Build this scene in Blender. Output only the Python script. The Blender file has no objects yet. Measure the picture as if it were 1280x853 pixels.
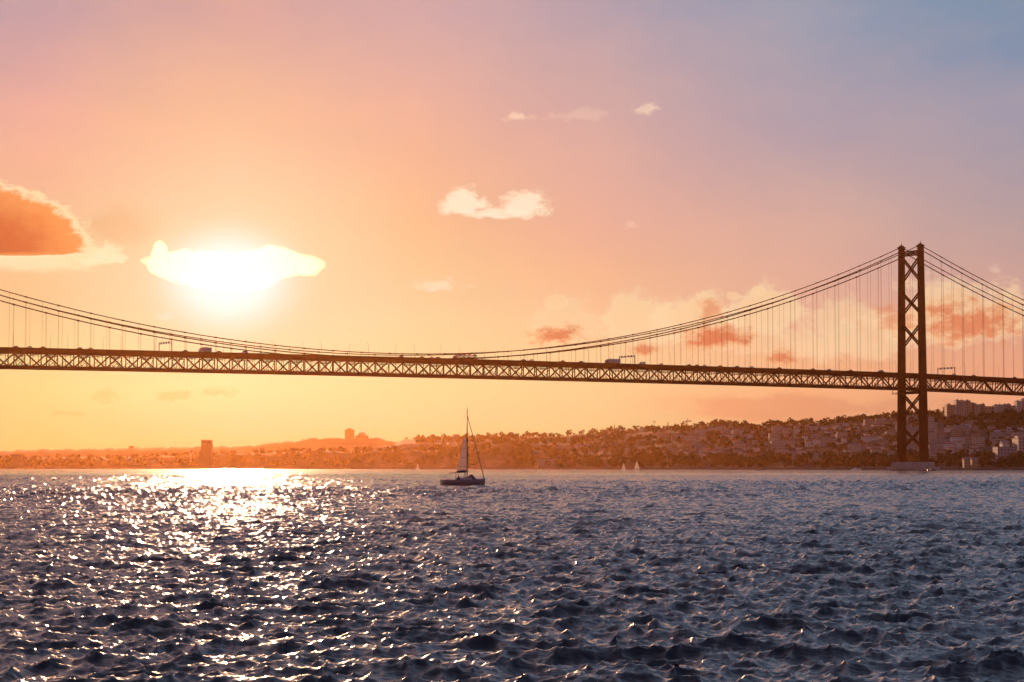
import bpy, math, random
import numpy as np
from mathutils import Vector, Matrix
R = math.radians
random.seed(7)
C = bpy.context.scene.collection
scene = bpy.context.scene

# ------------------------------------------------------------------ view
F, HOR, CAMZ = 2982.0, 584.1, 3.03          # focal length in photo pixels, horizon row, eye height
PITCH = math.atan((HOR - 426.5) / F)

def at(px, py, Y):
    """point at distance Y seen in direction (px, py)"""
    v = (426.5 - py) / F
    s = Y / (math.cos(PITCH) - v * math.sin(PITCH))
    return Vector(((px - 640) / F * s, Y, CAMZ + s * (math.sin(PITCH) + v * math.cos(PITCH))))

def up(py, Y):
    return at(640, py, Y).z

def lin(c):
    out = []
    for x in c[:3]:
        x = x / 255.0
        out.append(x / 12.92 if x <= 0.04045 else ((x + 0.055) / 1.055) ** 2.4)
    return (*out, 1.0)

# ------------------------------------------------------------------ helpers
def tag(o, label=None, cat=None, group=None, kind=None):
    if label: o['label'] = label
    if cat: o['category'] = cat
    if group: o['group'] = group
    if kind: o['kind'] = kind
    return o

def empty(name, loc=(0, 0, 0), rz=0.0):
    o = bpy.data.objects.new(name, None)
    o.location = loc
    o.rotation_euler = (0, 0, rz)
    o.empty_display_size = 1.0
    C.objects.link(o)
    return o

class MB:
    def __init__(s):
        s.v, s.f = [], []
    def add(s, vs, fs):
        b = len(s.v)
        s.v += [tuple(p) for p in vs]
        s.f += [tuple(i + b for i in f) for f in fs]
        return s
    def box(s, c, d, top=None):
        x, y, z = c; a, b, h = d[0] / 2, d[1] / 2, d[2] / 2
        t = top or (1, 1)
        vs = [(x - a, y - b, z - h), (x + a, y - b, z - h), (x + a, y + b, z - h), (x - a, y + b, z - h),
              (x - a * t[0], y - b * t[1], z + h), (x + a * t[0], y - b * t[1], z + h), (x + a * t[0], y + b * t[1], z + h), (x - a * t[0], y + b * t[1], z + h)]
        return s.add(vs, [(0, 3, 2, 1), (4, 5, 6, 7), (0, 1, 5, 4), (1, 2, 6, 5), (2, 3, 7, 6), (3, 0, 4, 7)])
    def bar(s, p, q, w, h=None):
        p, q = Vector(p), Vector(q); h = h or w
        d = (q - p).normalized()
        u = Vector((0, 0, 1)) if abs(d.z) < .95 else Vector((0, 1, 0))
        a = d.cross(u).normalized(); b = a.cross(d).normalized()
        vs = []
        for e in (p, q):
            for i, j in ((-1, -1), (1, -1), (1, 1), (-1, 1)):
                vs.append(e + a * (w / 2 * i) + b * (h / 2 * j))
        return s.add(vs, [(3, 2, 1, 0), (4, 5, 6, 7), (0, 1, 5, 4), (1, 2, 6, 5), (2, 3, 7, 6), (3, 0, 4, 7)])
    def tube(s, path, r, n=6, cap=True):
        path = [Vector(p) for p in path]
        rs = r if isinstance(r, (list, tuple)) else [r] * len(path)
        rings = []
        b0 = len(s.v)
        for i, p in enumerate(path):
            d = (path[min(i + 1, len(path) - 1)] - path[max(i - 1, 0)]).normalized()
            u = Vector((0, 0, 1)) if abs(d.z) < .95 else Vector((0, 1, 0))
            a = d.cross(u).normalized(); b = a.cross(d).normalized()
            for k in range(n):
                t = 2 * math.pi * k / n
                s.v.append(tuple(p + a * (math.cos(t) * rs[i]) + b * (math.sin(t) * rs[i])))
        for i in range(len(path) - 1):
            for k in range(n):
                k2 = (k + 1) % n
                s.f.append((b0 + i * n + k, b0 + i * n + k2, b0 + (i + 1) * n + k2, b0 + (i + 1) * n + k))
        if cap:
            s.f.append(tuple(b0 + k for k in range(n))[::-1])
            s.f.append(tuple(b0 + (len(path) - 1) * n + k for k in range(n)))
        return s
    def loft(s, rings, close=True, caps=True):
        b0 = len(s.v); n = len(rings[0])
        for r in rings: s.v += [tuple(p) for p in r]
        m = n if close else n - 1
        for i in range(len(rings) - 1):
            for k in range(m):
                k2 = (k + 1) % n
                s.f.append((b0 + i * n + k, b0 + i * n + k2, b0 + (i + 1) * n + k2, b0 + (i + 1) * n + k))
        if caps:
            s.f.append(tuple(b0 + k for k in range(n))[::-1])
            s.f.append(tuple(b0 + (len(rings) - 1) * n + k for k in range(n)))
        return s
    def mesh(s, name, mat, smooth=False):
        me = bpy.data.meshes.new(name)
        me.from_pydata(s.v, [], s.f)
        me.materials.append(mat)
        if smooth: me.polygons.foreach_set('use_smooth', [True] * len(me.polygons))
        me.update()
        return me
    def build(s, name, mat, parent=None, smooth=False):
        o = bpy.data.objects.new(name, s.mesh(name, mat, smooth))
        C.objects.link(o)
        if parent: o.parent = parent
        return o

def np_mesh(name, V, Q, mat, smooth=True):
    """V (n,3) float, Q (m,4) int"""
    me = bpy.data.meshes.new(name)
    me.vertices.add(len(V)); me.vertices.foreach_set('co', V.astype(np.float32).ravel())
    k = Q.shape[1]
    me.loops.add(Q.size); me.loops.foreach_set('vertex_index', Q.astype(np.int32).ravel())
    me.polygons.add(len(Q)); me.polygons.foreach_set('loop_start', np.arange(0, Q.size, k, dtype=np.int32))
    if smooth: me.polygons.foreach_set('use_smooth', np.ones(len(Q), dtype=bool))
    me.update(calc_edges=True)
    me.materials.append(mat)
    return me

def kids(o):
    return [x for x in bpy.data.objects if x.parent == o]

class Kind:
    """a thing built once; copies get copies of each part and sub-part"""
    def __init__(s, root):
        s.root, s.used = root, False
        s.tree = [(c, [g for g in kids(c)]) for c in kids(root)]
    def place(s, loc, rz=0.0, scale=None, label=None, cat=None, group=None):
        if not s.used:
            s.used = True; r = s.root
        else:
            r = s.root.copy(); C.objects.link(r)
            for c, gs in s.tree:
                d = c.copy(); C.objects.link(d); d.parent = r
                for g in gs:
                    e = g.copy(); C.objects.link(e); e.parent = d
        r.location = loc; r.rotation_euler = (0, 0, rz)
        if scale is not None: r.scale = scale if hasattr(scale, '__len__') else (scale,) * 3
        for key in ('label', 'category', 'group'):
            if key in r: del r[key]
        return tag(r, label, cat, group)

# ------------------------------------------------------------------ materials
def mat(name, col, rough=.6, metal=0.0, noise=None, col2=None, bump=0.0, spec=None):
    m = bpy.data.materials.new(name); m.use_nodes = True
    nt = m.node_tree; b = nt.nodes['Principled BSDF']
    b.inputs['Base Color'].default_value = (*col, 1); b.inputs['Roughness'].default_value = rough
    b.inputs['Metallic'].default_value = metal
    if spec is not None: b.inputs['Specular IOR Level'].default_value = spec
    if noise:
        tc = nt.nodes.new('ShaderNodeTexCoord'); n = nt.nodes.new('ShaderNodeTexNoise')
        n.inputs['Scale'].default_value = noise; n.inputs['Detail'].default_value = 6
        nt.links.new(tc.outputs['Object'], n.inputs['Vector'])
        r = nt.nodes.new('ShaderNodeValToRGB')
        r.color_ramp.elements[0].position = .35; r.color_ramp.elements[1].position = .68
        r.color_ramp.elements[0].color = (*col, 1); r.color_ramp.elements[1].color = (*(col2 or [c * .6 for c in col]), 1)
        nt.links.new(n.outputs['Fac'], r.inputs['Fac']); nt.links.new(r.outputs['Color'], b.inputs['Base Color'])
        if bump:
            bp = nt.nodes.new('ShaderNodeBump'); bp.inputs['Strength'].default_value = bump
            nt.links.new(n.outputs['Fac'], bp.inputs['Height']); nt.links.new(bp.outputs['Normal'], b.inputs['Normal'])
    return m

def mat_windows(name, col, win=(.10, .085, .075), w=3.2, h=3.1):
    """rendered wall with a regular grid of dark window openings"""
    m = mat(name, col, .8)
    nt = m.node_tree; b = nt.nodes['Principled BSDF']
    tc = nt.nodes.new('ShaderNodeTexCoord'); sp = nt.nodes.new('ShaderNodeSeparateXYZ')
    nt.links.new(tc.outputs['Object'], sp.inputs[0])
    ad = nt.nodes.new('ShaderNodeMath'); ad.operation = 'ADD'
    nt.links.new(sp.outputs['X'], ad.inputs[0]); nt.links.new(sp.outputs['Y'], ad.inputs[1])
    def cell(sock, size, lo, hi):
        d = nt.nodes.new('ShaderNodeMath'); d.operation = 'DIVIDE'; d.inputs[1].default_value = size; nt.links.new(sock, d.inputs[0])
        f = nt.nodes.new('ShaderNodeMath'); f.operation = 'FRACT'; nt.links.new(d.outputs[0], f.inputs[0])
        g = nt.nodes.new('ShaderNodeMath'); g.operation = 'GREATER_THAN'; g.inputs[1].default_value = lo; nt.links.new(f.outputs[0], g.inputs[0])
        l = nt.nodes.new('ShaderNodeMath'); l.operation = 'LESS_THAN'; l.inputs[1].default_value = hi; nt.links.new(f.outputs[0], l.inputs[0])
        k = nt.nodes.new('ShaderNodeMath'); k.operation = 'MULTIPLY'; nt.links.new(g.outputs[0], k.inputs[0]); nt.links.new(l.outputs[0], k.inputs[1])
        return k.outputs[0]
    k = nt.nodes.new('ShaderNodeMath'); k.operation = 'MULTIPLY'
    nt.links.new(cell(ad.outputs[0], w, .3, .7), k.inputs[0]); nt.links.new(cell(sp.outputs['Z'], h, .3, .75), k.inputs[1])
    mx = nt.nodes.new('ShaderNodeMix'); mx.data_type = 'RGBA'
    mx.inputs['A'].default_value = (*col, 1); mx.inputs['B'].default_value = (*win, 1)
    nt.links.new(k.outputs[0], mx.inputs['Factor']); nt.links.new(mx.outputs['Result'], b.inputs['Base Color'])
    return m

M = dict(
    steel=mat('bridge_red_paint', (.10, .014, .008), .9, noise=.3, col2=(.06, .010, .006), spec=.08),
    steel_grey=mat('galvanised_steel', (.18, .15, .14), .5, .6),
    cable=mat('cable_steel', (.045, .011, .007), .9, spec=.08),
    asphalt=mat('asphalt', (.05, .05, .05), .9, noise=1.5, col2=(.035, .035, .035)),
    concrete=mat('pier_concrete', (.34, .30, .26), .9, noise=.25, col2=(.22, .19, .165)),
    rock=mat('rock', (.12, .10, .085), .95, noise=.4, col2=(.06, .05, .045)),
    hull=mat('hull_gelcoat', (.10, .09, .10), .35),
    deckw=mat('boat_deck', (.28, .26, .24), .6),
    spar=mat('dark_spar', (.06, .05, .05), .5),
    canvas=mat('navy_canvas', (.04, .035, .05), .9),
    white_hull=mat('white_gelcoat', (.78, .76, .72), .4),
    glass=mat('dark_glass', (.02, .02, .025), .1),
    rubber=mat('tyre_rubber', (.02, .02, .02), .9),
    car_a=mat('car_paint_graphite', (.05, .05, .055), .3, .3),
    car_b=mat('car_paint_silver', (.35, .35, .36), .3, .5),
    car_c=mat('car_paint_maroon', (.16, .02, .02), .3, .2),
    truck=mat('truck_box_panel', (.35, .33, .31), .5),
    sign=mat('road_sign_blue', (.02, .06, .2), .4),
    skin=mat('skin', (.35, .2, .14), .6),
    jacket=mat('jacket', (.05, .04, .06), .9),
    bark=mat('bark', (.08, .055, .04), .95, noise=3),
    leaf=mat('dark_leaves', (.075, .05, .022), .95, noise=.35, col2=(.11, .075, .034), spec=.1),
    leaf2=mat('olive_leaves', (.04, .042, .02), .85, noise=.35, col2=(.06, .055, .028)),
    roof=mat('terracotta_roof', (.26, .11, .065), .9, noise=.5, col2=(.17, .07, .05)),
    roofg=mat('grey_flat_roof', (.2, .18, .17), .9),
    w_cream=mat_windows('cream_render', (.42, .34, .27)),
    w_white=mat_windows('white_render', (.60, .54, .48)),
    w_ochre=mat_windows('ochre_render', (.38, .25, .15)),
    w_pink=mat_windows('rose_render', (.36, .23, .19)),
    w_grey=mat_windows('grey_render', (.30, .26, .24)),
    stone=mat('old_limestone', (.16, .12, .085), .9, noise=.2, col2=(.10, .075, .055)),
    towerc=mat_windows('tower_cladding', (.10, .07, .05), w=4, h=4),
)
def sail_mat():
    m = bpy.data.materials.new('sailcloth'); m.use_nodes = True
    nt = m.node_tree; nt.nodes.remove(nt.nodes['Principled BSDF'])
    d = nt.nodes.new('ShaderNodeBsdfDiffuse'); d.inputs[0].default_value = (.50, .34, .30, 1)
    t = nt.nodes.new('ShaderNodeBsdfTranslucent'); t.inputs[0].default_value = (.60, .40, .34, 1)
    x = nt.nodes.new('ShaderNodeMixShader'); x.inputs[0].default_value = .6
    nt.links.new(d.outputs[0], x.inputs[1]); nt.links.new(t.outputs[0], x.inputs[2])
    nt.links.new(x.outputs[0], nt.nodes['Material Output'].inputs[0])
    return m
M['sail'] = sail_mat()
def white_sail():
    m = M['sail'].copy(); m.name = 'white_sailcloth'
    for n in m.node_tree.nodes:
        if n.type in ('BSDF_DIFFUSE', 'BSDF_TRANSLUCENT'): n.inputs[0].default_value = (.5, .46, .42, 1)
    return m
M['sailw'] = white_sail()
# ------------------------------------------------------------------ the bridge
# local frame: x along the deck towards mid-span (s), y towards the near side, z up, origin at the tower
PHI = 0.549
BX, BY = 337.0, 2008.1
BRZ = math.pi + PHI
def BW(s, t, z):
    return Vector((BX - math.cos(PHI) * s + math.sin(PHI) * t, BY - math.sin(PHI) * s - math.cos(PHI) * t, z))
SPAN, SIDE = 1013.0, 483.0
def zb(s):                                   # underside of the truss
    if s < 0: return 67.6 + .0171 * s
    if s > SPAN: return 67.6 - .0171 * (s - SPAN)
    return 67.6 + 1.75 * (1 - ((s - 506.5) / 506.5) ** 2)
DEP = 13.9
def zr(s): return zb(s) + DEP - .6           # road surface
PAN = SPAN / 88
HALF = 11.2
S0, S1 = -SIDE + 23, SPAN + 60

bridge = empty('suspension_bridge', (BX, BY, 0), BRZ)
tag(bridge, 'long dark red suspension bridge crossing the river on tall braced towers', 'bridge')

st = []                                       # panel points
i = math.floor(S0 / PAN)
while i * PAN <= S1:
    st.append(i); i += 1
# road deck: slab, edge girder and low parapet
rings = []
for i in st:
    s = i * PAN; z = zb(s) + DEP
    rings.append([(s, HALF, z), (s, HALF, z - 2.6), (s, HALF - .35, z - 2.6), (s, HALF - .35, z - 1.5), (s, -HALF + .35, z - 1.5),
                  (s, -HALF + .35, z - 2.6), (s, -HALF, z - 2.6), (s, -HALF, z), (s, -HALF + .3, z), (s, -HALF + .3, z - .6), (s, HALF - .3, z - .6), (s, HALF - .3, z)])
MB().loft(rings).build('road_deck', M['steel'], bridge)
rd = MB(); rings = []
for i in st:
    s = i * PAN; z = zr(s) + .012
    rings.append([(s, HALF - .4, z), (s, -HALF + .4, z)])
rd.loft(rings, close=False, caps=False)
rd.build('roadway', M['asphalt'], bridge)
# lattice girders of both sides
TY = 10.5
for sd in (1, -1):
    g = MB(); y = sd * TY
    for a, b in zip(st[:-1], st[1:]):
        sa, sb = a * PAN, b * PAN
        za, zz = zb(sa), zb(sb)
        g.bar((sa, y, za + .75), (sb, y, zz + .75), .8, 1.5)
        g.bar((sa, y, za + DEP - 2.9), (sb, y, zz + DEP - 2.9), .7, .9)
        t0, t1 = za + DEP - 3.2, zz + DEP - 3.2
        if (a % 2) == 0: g.bar((sa, y, t0), (sb, y, zz + 1), .7, .88)
        else: g.bar((sa, y, za + 1), (sb, y, t1), .7, .88)
        g.bar((sa, y, za + .9), (sa, y, t0), .6, .6)
        sm = (sa + sb) / 2; zm = (za + zz) / 2
        g.bar((sm, y, zm + .9), (sm, y, zm + DEP - 3.2), .26, .26)
        g.bar((sm, y, zm + 5.9), (sa if a % 2 == 0 else sb, y, zm + 1.2), .26, .3)
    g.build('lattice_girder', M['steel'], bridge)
# railway floor between the lower chords
rf = MB(); rings = []
for i in st:
    s = i * PAN; z = zb(s)
    rings.append([(s, TY - .5, z + .25), (s, TY - .5, z + 2.0), (s, -TY + .5, z + 2.0), (s, -TY + .5, z + .25)])
rf.loft(rings)
rf.build('railway_floor', M['steel'], bridge)
hr = MB()
for a, b in zip(st[:-1], st[1:]):
    for sd in (1, -1):
        hr.bar((a * PAN, sd * (TY - 1.2), zb(a * PAN) + 2.5), (b * PAN, sd * (TY - 1.2), zb(b * PAN) + 2.5), .12, .22)
        hr.bar((a * PAN, sd * (TY - 1.2), zb(a * PAN) + 1.9), (b * PAN, sd * (TY - 1.2), zb(b * PAN) + 1.9), .08, .1)
        hr.bar((a * PAN, sd * (TY - 1.2), zb(a * PAN) + 1.3), (a * PAN, sd * (TY - 1.2), zb(a * PAN) + 2.6), .1, .1)
        hr.bar((a * PAN, sd * 4.2, zb(a * PAN) + 8.9), (b * PAN, sd * 4.2, zb(b * PAN) + 8.9), .12, .12)
hr.build('railway_handrail', M['steel'], bridge)
cf = MB()
for i in st:
    s = i * PAN; z = zb(s) + DEP - 2.4; d = 3.2 if i % 2 == 0 else 1.8
    cf.bar((s, -TY, z), (s, TY, z), .4, .5)
    cf.bar((s, -TY, z - d), (s, TY, z - d), .3, .35)
    for k in range(-4, 5):
        y = k * TY / 5
        cf.bar((s, y, z), (s, y, z - d), .2, .2)
        if k < 4: cf.bar((s, y, z), (s, y + TY / 5, z - d), .16, .16)
    if i % 2 == 0:
        cf.bar((s, -TY, z - d), (s, -4, zb(s) + 1.2), .28, .28); cf.bar((s, TY, z - d), (s, 4, zb(s) + 1.2), .28, .28)
cf.build('cross_frame', M['steel'], bridge)

# towers
ZC = [(179.5, 160.0), (149.8, 132.3), (122.9, 104.3), (64.3, 45.7), (35.5, 19.2)]
def leg_y(z): return 14.15 + (12.04 - 14.15) * z / 190.5
def leg_ab(z): return 7.6 + (5.5 - 7.6) * z / 190.5, 4.6 + (3.3 - 4.6) * z / 190.5
def tower(s0):
    tw = empty('tower', (s0, 0, 0)); tw.parent = bridge
    for sd in (1, -1):
        lg = MB(); rings = []
        zz = [7.0] + [7 + k * 10.2 for k in range(1, 18)] + [188.6]
        for z in zz:
            a, b = leg_ab(z); y = sd * leg_y(z); c = .55
            pts = [(-a / 2, -b / 2 + c), (-a / 2 + c, -b / 2 + c), (-a / 2 + c, -b / 2), (a / 2 - c, -b / 2), (a / 2 - c, -b / 2 + c), (a / 2, -b / 2 + c),
                   (a / 2, b / 2 - c), (a / 2 - c, b / 2 - c), (a / 2 - c, b / 2), (-a / 2 + c, b / 2), (-a / 2 + c, b / 2 - c), (-a / 2, b / 2 - c)]
            rings.append([(p[0], y + p[1], z) for p in pts])
        lg.loft(rings)
        for z in zz[1:-1]:                      # plate seams
            a, b = leg_ab(z); lg.box((0, sd * leg_y(z), z), (a + .12, b - 1.0, .22))
        lg.build('leg', M['steel'], tw)
        cp = MB(); y = sd * leg_y(189)
        cp.box((0, y, 188.9), (6.3, 4.0, .8)); cp.box((0, y, 189.9), (4.6, 2.2, 1.3), (.8, .7)); cp.box((0, y, 191.0), (1.6, 1.0, 1.4), (.5, .5))
        cp.tube([(0, y, 191.5), (0, y, 193.4)], .12, 5)
        cp.build('saddle_cap', M['steel'], tw)
    for z1, z0 in ZC:
        br = MB()
        y1, y0 = leg_y(z1) - leg_ab(z1)[1] / 2 + .3, leg_y(z0) - leg_ab(z0)[1] / 2 + .3
        for sx in (-1.3, 1.3):
            br.bar((sx, -y1, z1), (sx, y0, z0), .55, 1.3); br.bar((sx, y1, z1), (sx, -y0, z0), .55, 1.3)
        for e in (1, -1):
            for k in range(13):
                f = (k + .5) / 13; g = (k + 1.5) / 13
                p = (1 if k % 2 else -1) * 1.3
                br.bar((p, -e * y1 + e * (y0 + y1) * f, z1 + (z0 - z1) * f), (-p, -e * y1 + e * (y0 + y1) * min(g, 1), z1 + (z0 - z1) * min(g, 1)), .25, .25)
        br.box((0, 0, (z0 + z1) / 2 + (y1 - y0) * .3), (3.2, 2.4, 2.6))
        br.build('cross_brace', M['steel'], tw)
    tp = MB(); y = leg_y(183) - 1.4
    for sx in (-1.6, 1.6):
        tp.bar((sx, -y, 184.9), (sx, y, 184.9), .5, .8); tp.bar((sx, -y, 181.6), (sx, y, 181.6), .5, .8)
        for k in range(8):
            ya, yb = -y + 2 * y * k / 8, -y + 2 * y * (k + 1) / 8
            tp.bar((sx, ya, 181.6 if k % 2 else 184.9), (sx, yb, 184.9 if k % 2 else 181.6), .3, .45)
    tp.box((0, 0, 183.2), (2.4, 2 * y - 1, 1.0))
    tp.build('top_strut', M['steel'], tw)
    ds = MB(); y = leg_y(66) - 1.8
    ds.box((0, 0, 65.6), (3.4, 2 * y, 2.4)); ds.build('deck_strut', M['steel'], tw)
    pr = MB()
    pr.box((0, 0, 1.6), (22, 43, 3.6)); pr.box((0, 0, 5.1), (16, 38, 4.2), (.92, .96))
    for sd in (1, -1): pr.box((0, sd * 14.15, 7.1), (11, 8, .5))
    pr.build('pier', M['concrete'], tw)
    rk = MB(); rnd = random.Random(3); prof = ((15, 26, -1.5), (14.4, 25.4, .1), (13.4, 24.2, .8), (12.4, 23, 1.0), (11.4, 21.8, .5))
    rings = [[] for _ in prof]
    for q in range(72):
        an = 2 * math.pi * q / 72
        for r_, (ra, rb_, z) in zip(rings, prof):
            e = 1 + rnd.uniform(-.05, .05); r_.append((ra * e * math.cos(an), rb_ * e * math.sin(an), z + rnd.uniform(-.5, .6)))
    rk.loft(rings, caps=False)
    rk.build('rock_armour', M['rock'], tw)
    return tw
tower(0)
tower(SPAN)

# cables
def zcab(s, top, mid, end):
    if 0 <= s <= SPAN:
        return mid + (top - mid) * ((s - 506.5) / 506.5) ** 2
    d = -s if s < 0 else s - SPAN
    f = d / SIDE
    sag = (top - mid) * (SIDE / SPAN) ** 2
    return top + (end - top) * f - 4 * sag * f * (1 - f)
CAB = dict(upper=(189.6, 85.6, 86.0), lower=(186.0, 81.9, 79.0))
CY = 11.8
def cy(s): return CY
ss = [s for s in np.arange(-SIDE, SPAN + SIDE + .1, 11.51136)]
HS = [k * 2 * PAN for k in range(-20, 65) if k not in (0, 44)]
for sd in (1, -1):
    for nm, r in (('upper', .34), ('lower', .40)):
        m = MB()
        m.tube([(s, sd * CY, zcab(s, *CAB[nm])) for s in ss], r, 7)
        for s in HS:
            z0, z1 = zcab(s - .9, *CAB[nm]), zcab(s + .9, *CAB[nm])
            m.tube([(s - .9, sd * CY, z0), (s + .9, sd * CY, z1)], r * 1.5, 7)
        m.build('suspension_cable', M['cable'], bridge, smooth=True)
for sd in (1, -1):
    for k in range(-13, 73):
        s = k * PAN
        if k in (0, 88) or k % 2 and k < -11: continue
        zd = zb(s) + DEP - .3; h = MB()
        zc = zcab(s, *CAB['upper' if k % 2 else 'lower'])
        if zc < zd + .6: continue
        if k % 2:                             # lighter ropes of the added upper cable
            h.tube([(s, sd * CY, zd), (s, sd * CY, zc)], .075, 5)
        else:
            for dx in (-.28, .28): h.tube([(s + dx, sd * CY, zd), (s + dx, sd * CY, zc)], .07, 5)
            h.box((s, sd * (HALF + .25), zd - .2), (.8, .9, .6))
        h.build('light_hanger' if k % 2 else 'hanger', M['cable'], bridge)

# maintenance gantry slung under the truss beside the tower
mg = MB()
z = zb(14)
mg.box((9, 0, z - 3.1), (7, 24, .5)); mg.box((9, 0, z - 2.0), (1.2, 20, .3))
for x in (6, 12):
    for y in (-11, -4, 4, 11): mg.bar((x, y, z - 3), (x, y, z + .2), .3)
for y in (-12, 12): mg.bar((5.6, y, z - 1.9), (12.4, y, z - 1.9), .18)
g = mg.build('inspection_gantry', M['steel'], bridge)

# ---- lamp posts, sign gantries and vehicles stand on the deck: things of their own
def px_s(px):                                 # deck station seen at photo column px (near edge)
    lo, hi = -150.0, 900.0
    for _ in range(50):
        m = (lo + hi) / 2; p = BW(m, 9, 80)
        x = 640 + F * p.x / (p.y * math.cos(PITCH) + (p.z - CAMZ) * math.sin(PITCH))
        if x > px: lo = m
        else: hi = m
    return lo
ORD = ['first', 'second', 'third', 'fourth', 'fifth', 'sixth', 'seventh', 'eighth', 'ninth', 'tenth', 'eleventh', 'twelfth', 'thirteenth',
       'fourteenth', 'fifteenth', 'sixteenth', 'seventeenth', 'eighteenth', 'nineteenth', 'twentieth', 'twenty first', 'twenty second', 'twenty third']
lp = empty('street_lamp')
MB().tube([(0, 0, 0), (0, 0, 5.5), (0, 0, 8.0), (0, .35, 8.9), (0, 1.2, 9.5)], [.13, .1, .08, .07, .06], 6).build('post', M['steel_grey'], lp)
MB().box((0, 1.7, 9.5), (.4, 1.2, .22), (.8, .9)).build('lamp_head', M['steel_grey'], lp)
LK = Kind(lp)
for sd, side, off in ((1, 'near', 27.0), (-1, 'far', 31.0)):
    nl = nr = 0
    for k in range(-4, 22):
        s = off + 38.2 * k
        if abs(s) < 8: continue
        if s > 0:
            lab = f'curved lamp post on the {side} bridge parapet, {ORD[nl]} left of the tower'; nl += 1
        else: continue
        LK.place(BW(s, sd * 11.0, zr(s) + .55), BRZ + (math.pi if sd > 0 else 0), None, lab, 'lamp post', 'lamp posts along the bridge parapets')
    for q in range(3):
        s = off - 38.2 * (q + 1) - (0 if off - 38.2 < -8 else 0)
        LK.place(BW(s, sd * 11.0, zr(s) + .55), BRZ + (math.pi if sd > 0 else 0), None,
                 f'curved lamp post on the {side} bridge parapet, {ORD[q]} right of the tower', 'lamp post', 'lamp posts along the bridge parapets')
# sign gantries span the road from parapet to parapet
gt = empty('sign_gantry')
for y in (-10.7, 10.7):
    p = MB(); p.bar((0, y, 0), (0, y, 7.6), .45, .45); p.bar((0, y, 7.3), (0, y * .88, 7.3), .3, .3); p.build('post', M['steel_grey'], gt)
b = MB()
for z in (6.2, 7.2): b.bar((0, -10.7, z), (0, 10.7, z), .22, .22)
for k in range(12):
    ya, yb = -10.7 + 21.4 * k / 12, -10.7 + 21.4 * (k + 1) / 12
    b.bar((0, ya, 6.2 if k % 2 else 7.2), (0, yb, 7.2 if k % 2 else 6.2), .14, .14)
b.build('beam', M['steel_grey'], gt)
for y in (-6.5, -2.2, 2.2, 6.5): MB().box((.3, y, 6.75), (.2, 1.9, 1.5)).build('sign_panel', M['sign'], gt)
GK = Kind(gt)
for px, lab in ((204, 'slim road sign gantry over the bridge deck beside the box truck on the left'),
                (783, 'slim road sign gantry over the bridge deck between the long lorry and the van'),
                (1183, 'slim road sign gantry over the bridge deck just right of the visible tower')):
    s = px_s(px + 9)
    GK.place(BW(s, 0, zr(s) - .05), BRZ, None, lab, 'sign gantry', 'sign gantries over the bridge road')

def wheel(p, x, y, r=.33, w=.22):
    MB().tube([(x, y - w / 2, r), (x, y + w / 2, r)], r, 14).build('wheel', M['rubber'], p)
def make_car(m, hatch=False):
    o = empty('car')
    prof = [(-2.1, .35), (-2.15, .75), (-1.95, .95), (-1.0, 1.0), (.75, .98), (1.9, .82), (2.1, .6), (2.08, .35)]
    MB().loft([[(x, y, z) for x, z in prof] for y in (-.82, .82)]).build('body', m, o)
    cab = [(-1.95 if hatch else -1.6, .98), (-1.5 if hatch else -1.1, 1.43), (.05, 1.45), (.85, .99)]
    MB().loft([[(x * .98, y, z) for x, z in cab] for y in (-.72, .72)]).build('cabin', M['glass'], o)
    MB().box((-.45, 0, 1.46), (1.25, 1.3, .05)).build('roof', m, o)
    for x in (-1.3, 1.3):
        for y in (-.78, .78): wheel(o, x, y)
    return Kind(o)
def make_van(m):
    o = empty('van')
    prof = [(-2.6, .4), (-2.65, 2.3), (-2.4, 2.45), (1.0, 2.45), (1.9, 1.45), (2.55, 1.2), (2.6, .4)]
    MB().loft([[(x, y, z) for x, z in prof] for y in (-.95, .95)]).build('body', m, o)
    MB().add([(1.15, -.8, 2.32), (1.15, .8, 2.32), (1.93, .8, 1.5), (1.93, -.8, 1.5)], [(0, 1, 2, 3)]).build('windscreen', M['glass'], o)
    for x in (-1.7, 1.7):
        for y in (-.9, .9): wheel(o, x, y, .36)
    return Kind(o)
def make_truck(L, H, m):
    o = empty('truck')
    b = MB(); b.box((-1.1, 0, .95 + (H - .95) / 2), (L - 2.2, 2.5, H - .95)); b.build('cargo_box', M['truck'], o)
    prof = [(L / 2 - 2.05, .6), (L / 2 - 2.05, H * .86), (L / 2 - .75, H * .8), (L / 2 - .1, 1.7), (L / 2, .6)]
    MB().loft([[(x, y, z) for x, z in prof] for y in (-1.2, 1.2)]).build('cab', m, o)
    MB().box((-.4, 0, .75), (L - 1.2, 1.0, .3)).build('chassis', M['spar'], o)
    for x in (-L / 2 + 1.3, -L / 2 + 2.5, L / 2 - 1.4):
        for y in (-1.05, 1.05): wheel(o, x, y, .5, .3)
    return Kind(o)
def make_transporter():
    o = empty('car_transporter')
    prof = [(8.0, .6), (8.0, 2.9), (9.5, 2.9), (10.1, 1.8), (10.2, .6)]
    MB().loft([[(x, y, z) for x, z in prof] for y in (-1.2, 1.2)]).build('cab', M['car_c'], o)
    MB().box((-1, 0, .8), (17.6, 2.4, .3)).build('lower_ramp', M['spar'], o)
    MB().box((-1, 0, 2.75), (17.6, 2.4, .16)).build('upper_ramp', M['spar'], o)
    for x in (-9.6, -5.4, -1.2, 3.2, 7.4):
        f = MB()
        for y in (-1.15, 1.15): f.bar((x, y, .8), (x + .6, y, 2.8), .16)
        f.build('ramp_post', M['spar'], o)
    for x in (-7, -5.8, -4.6, 4.4, 8.9):
        for y in (-1.05, 1.05): wheel(o, x, y, .5, .3)
    return o
CAR = [make_car(M['car_a']), make_car(M['car_b'], True), make_car(M['car_c'])]
VANK = make_van(M['car_b'])
LANE = 8.6
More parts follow.
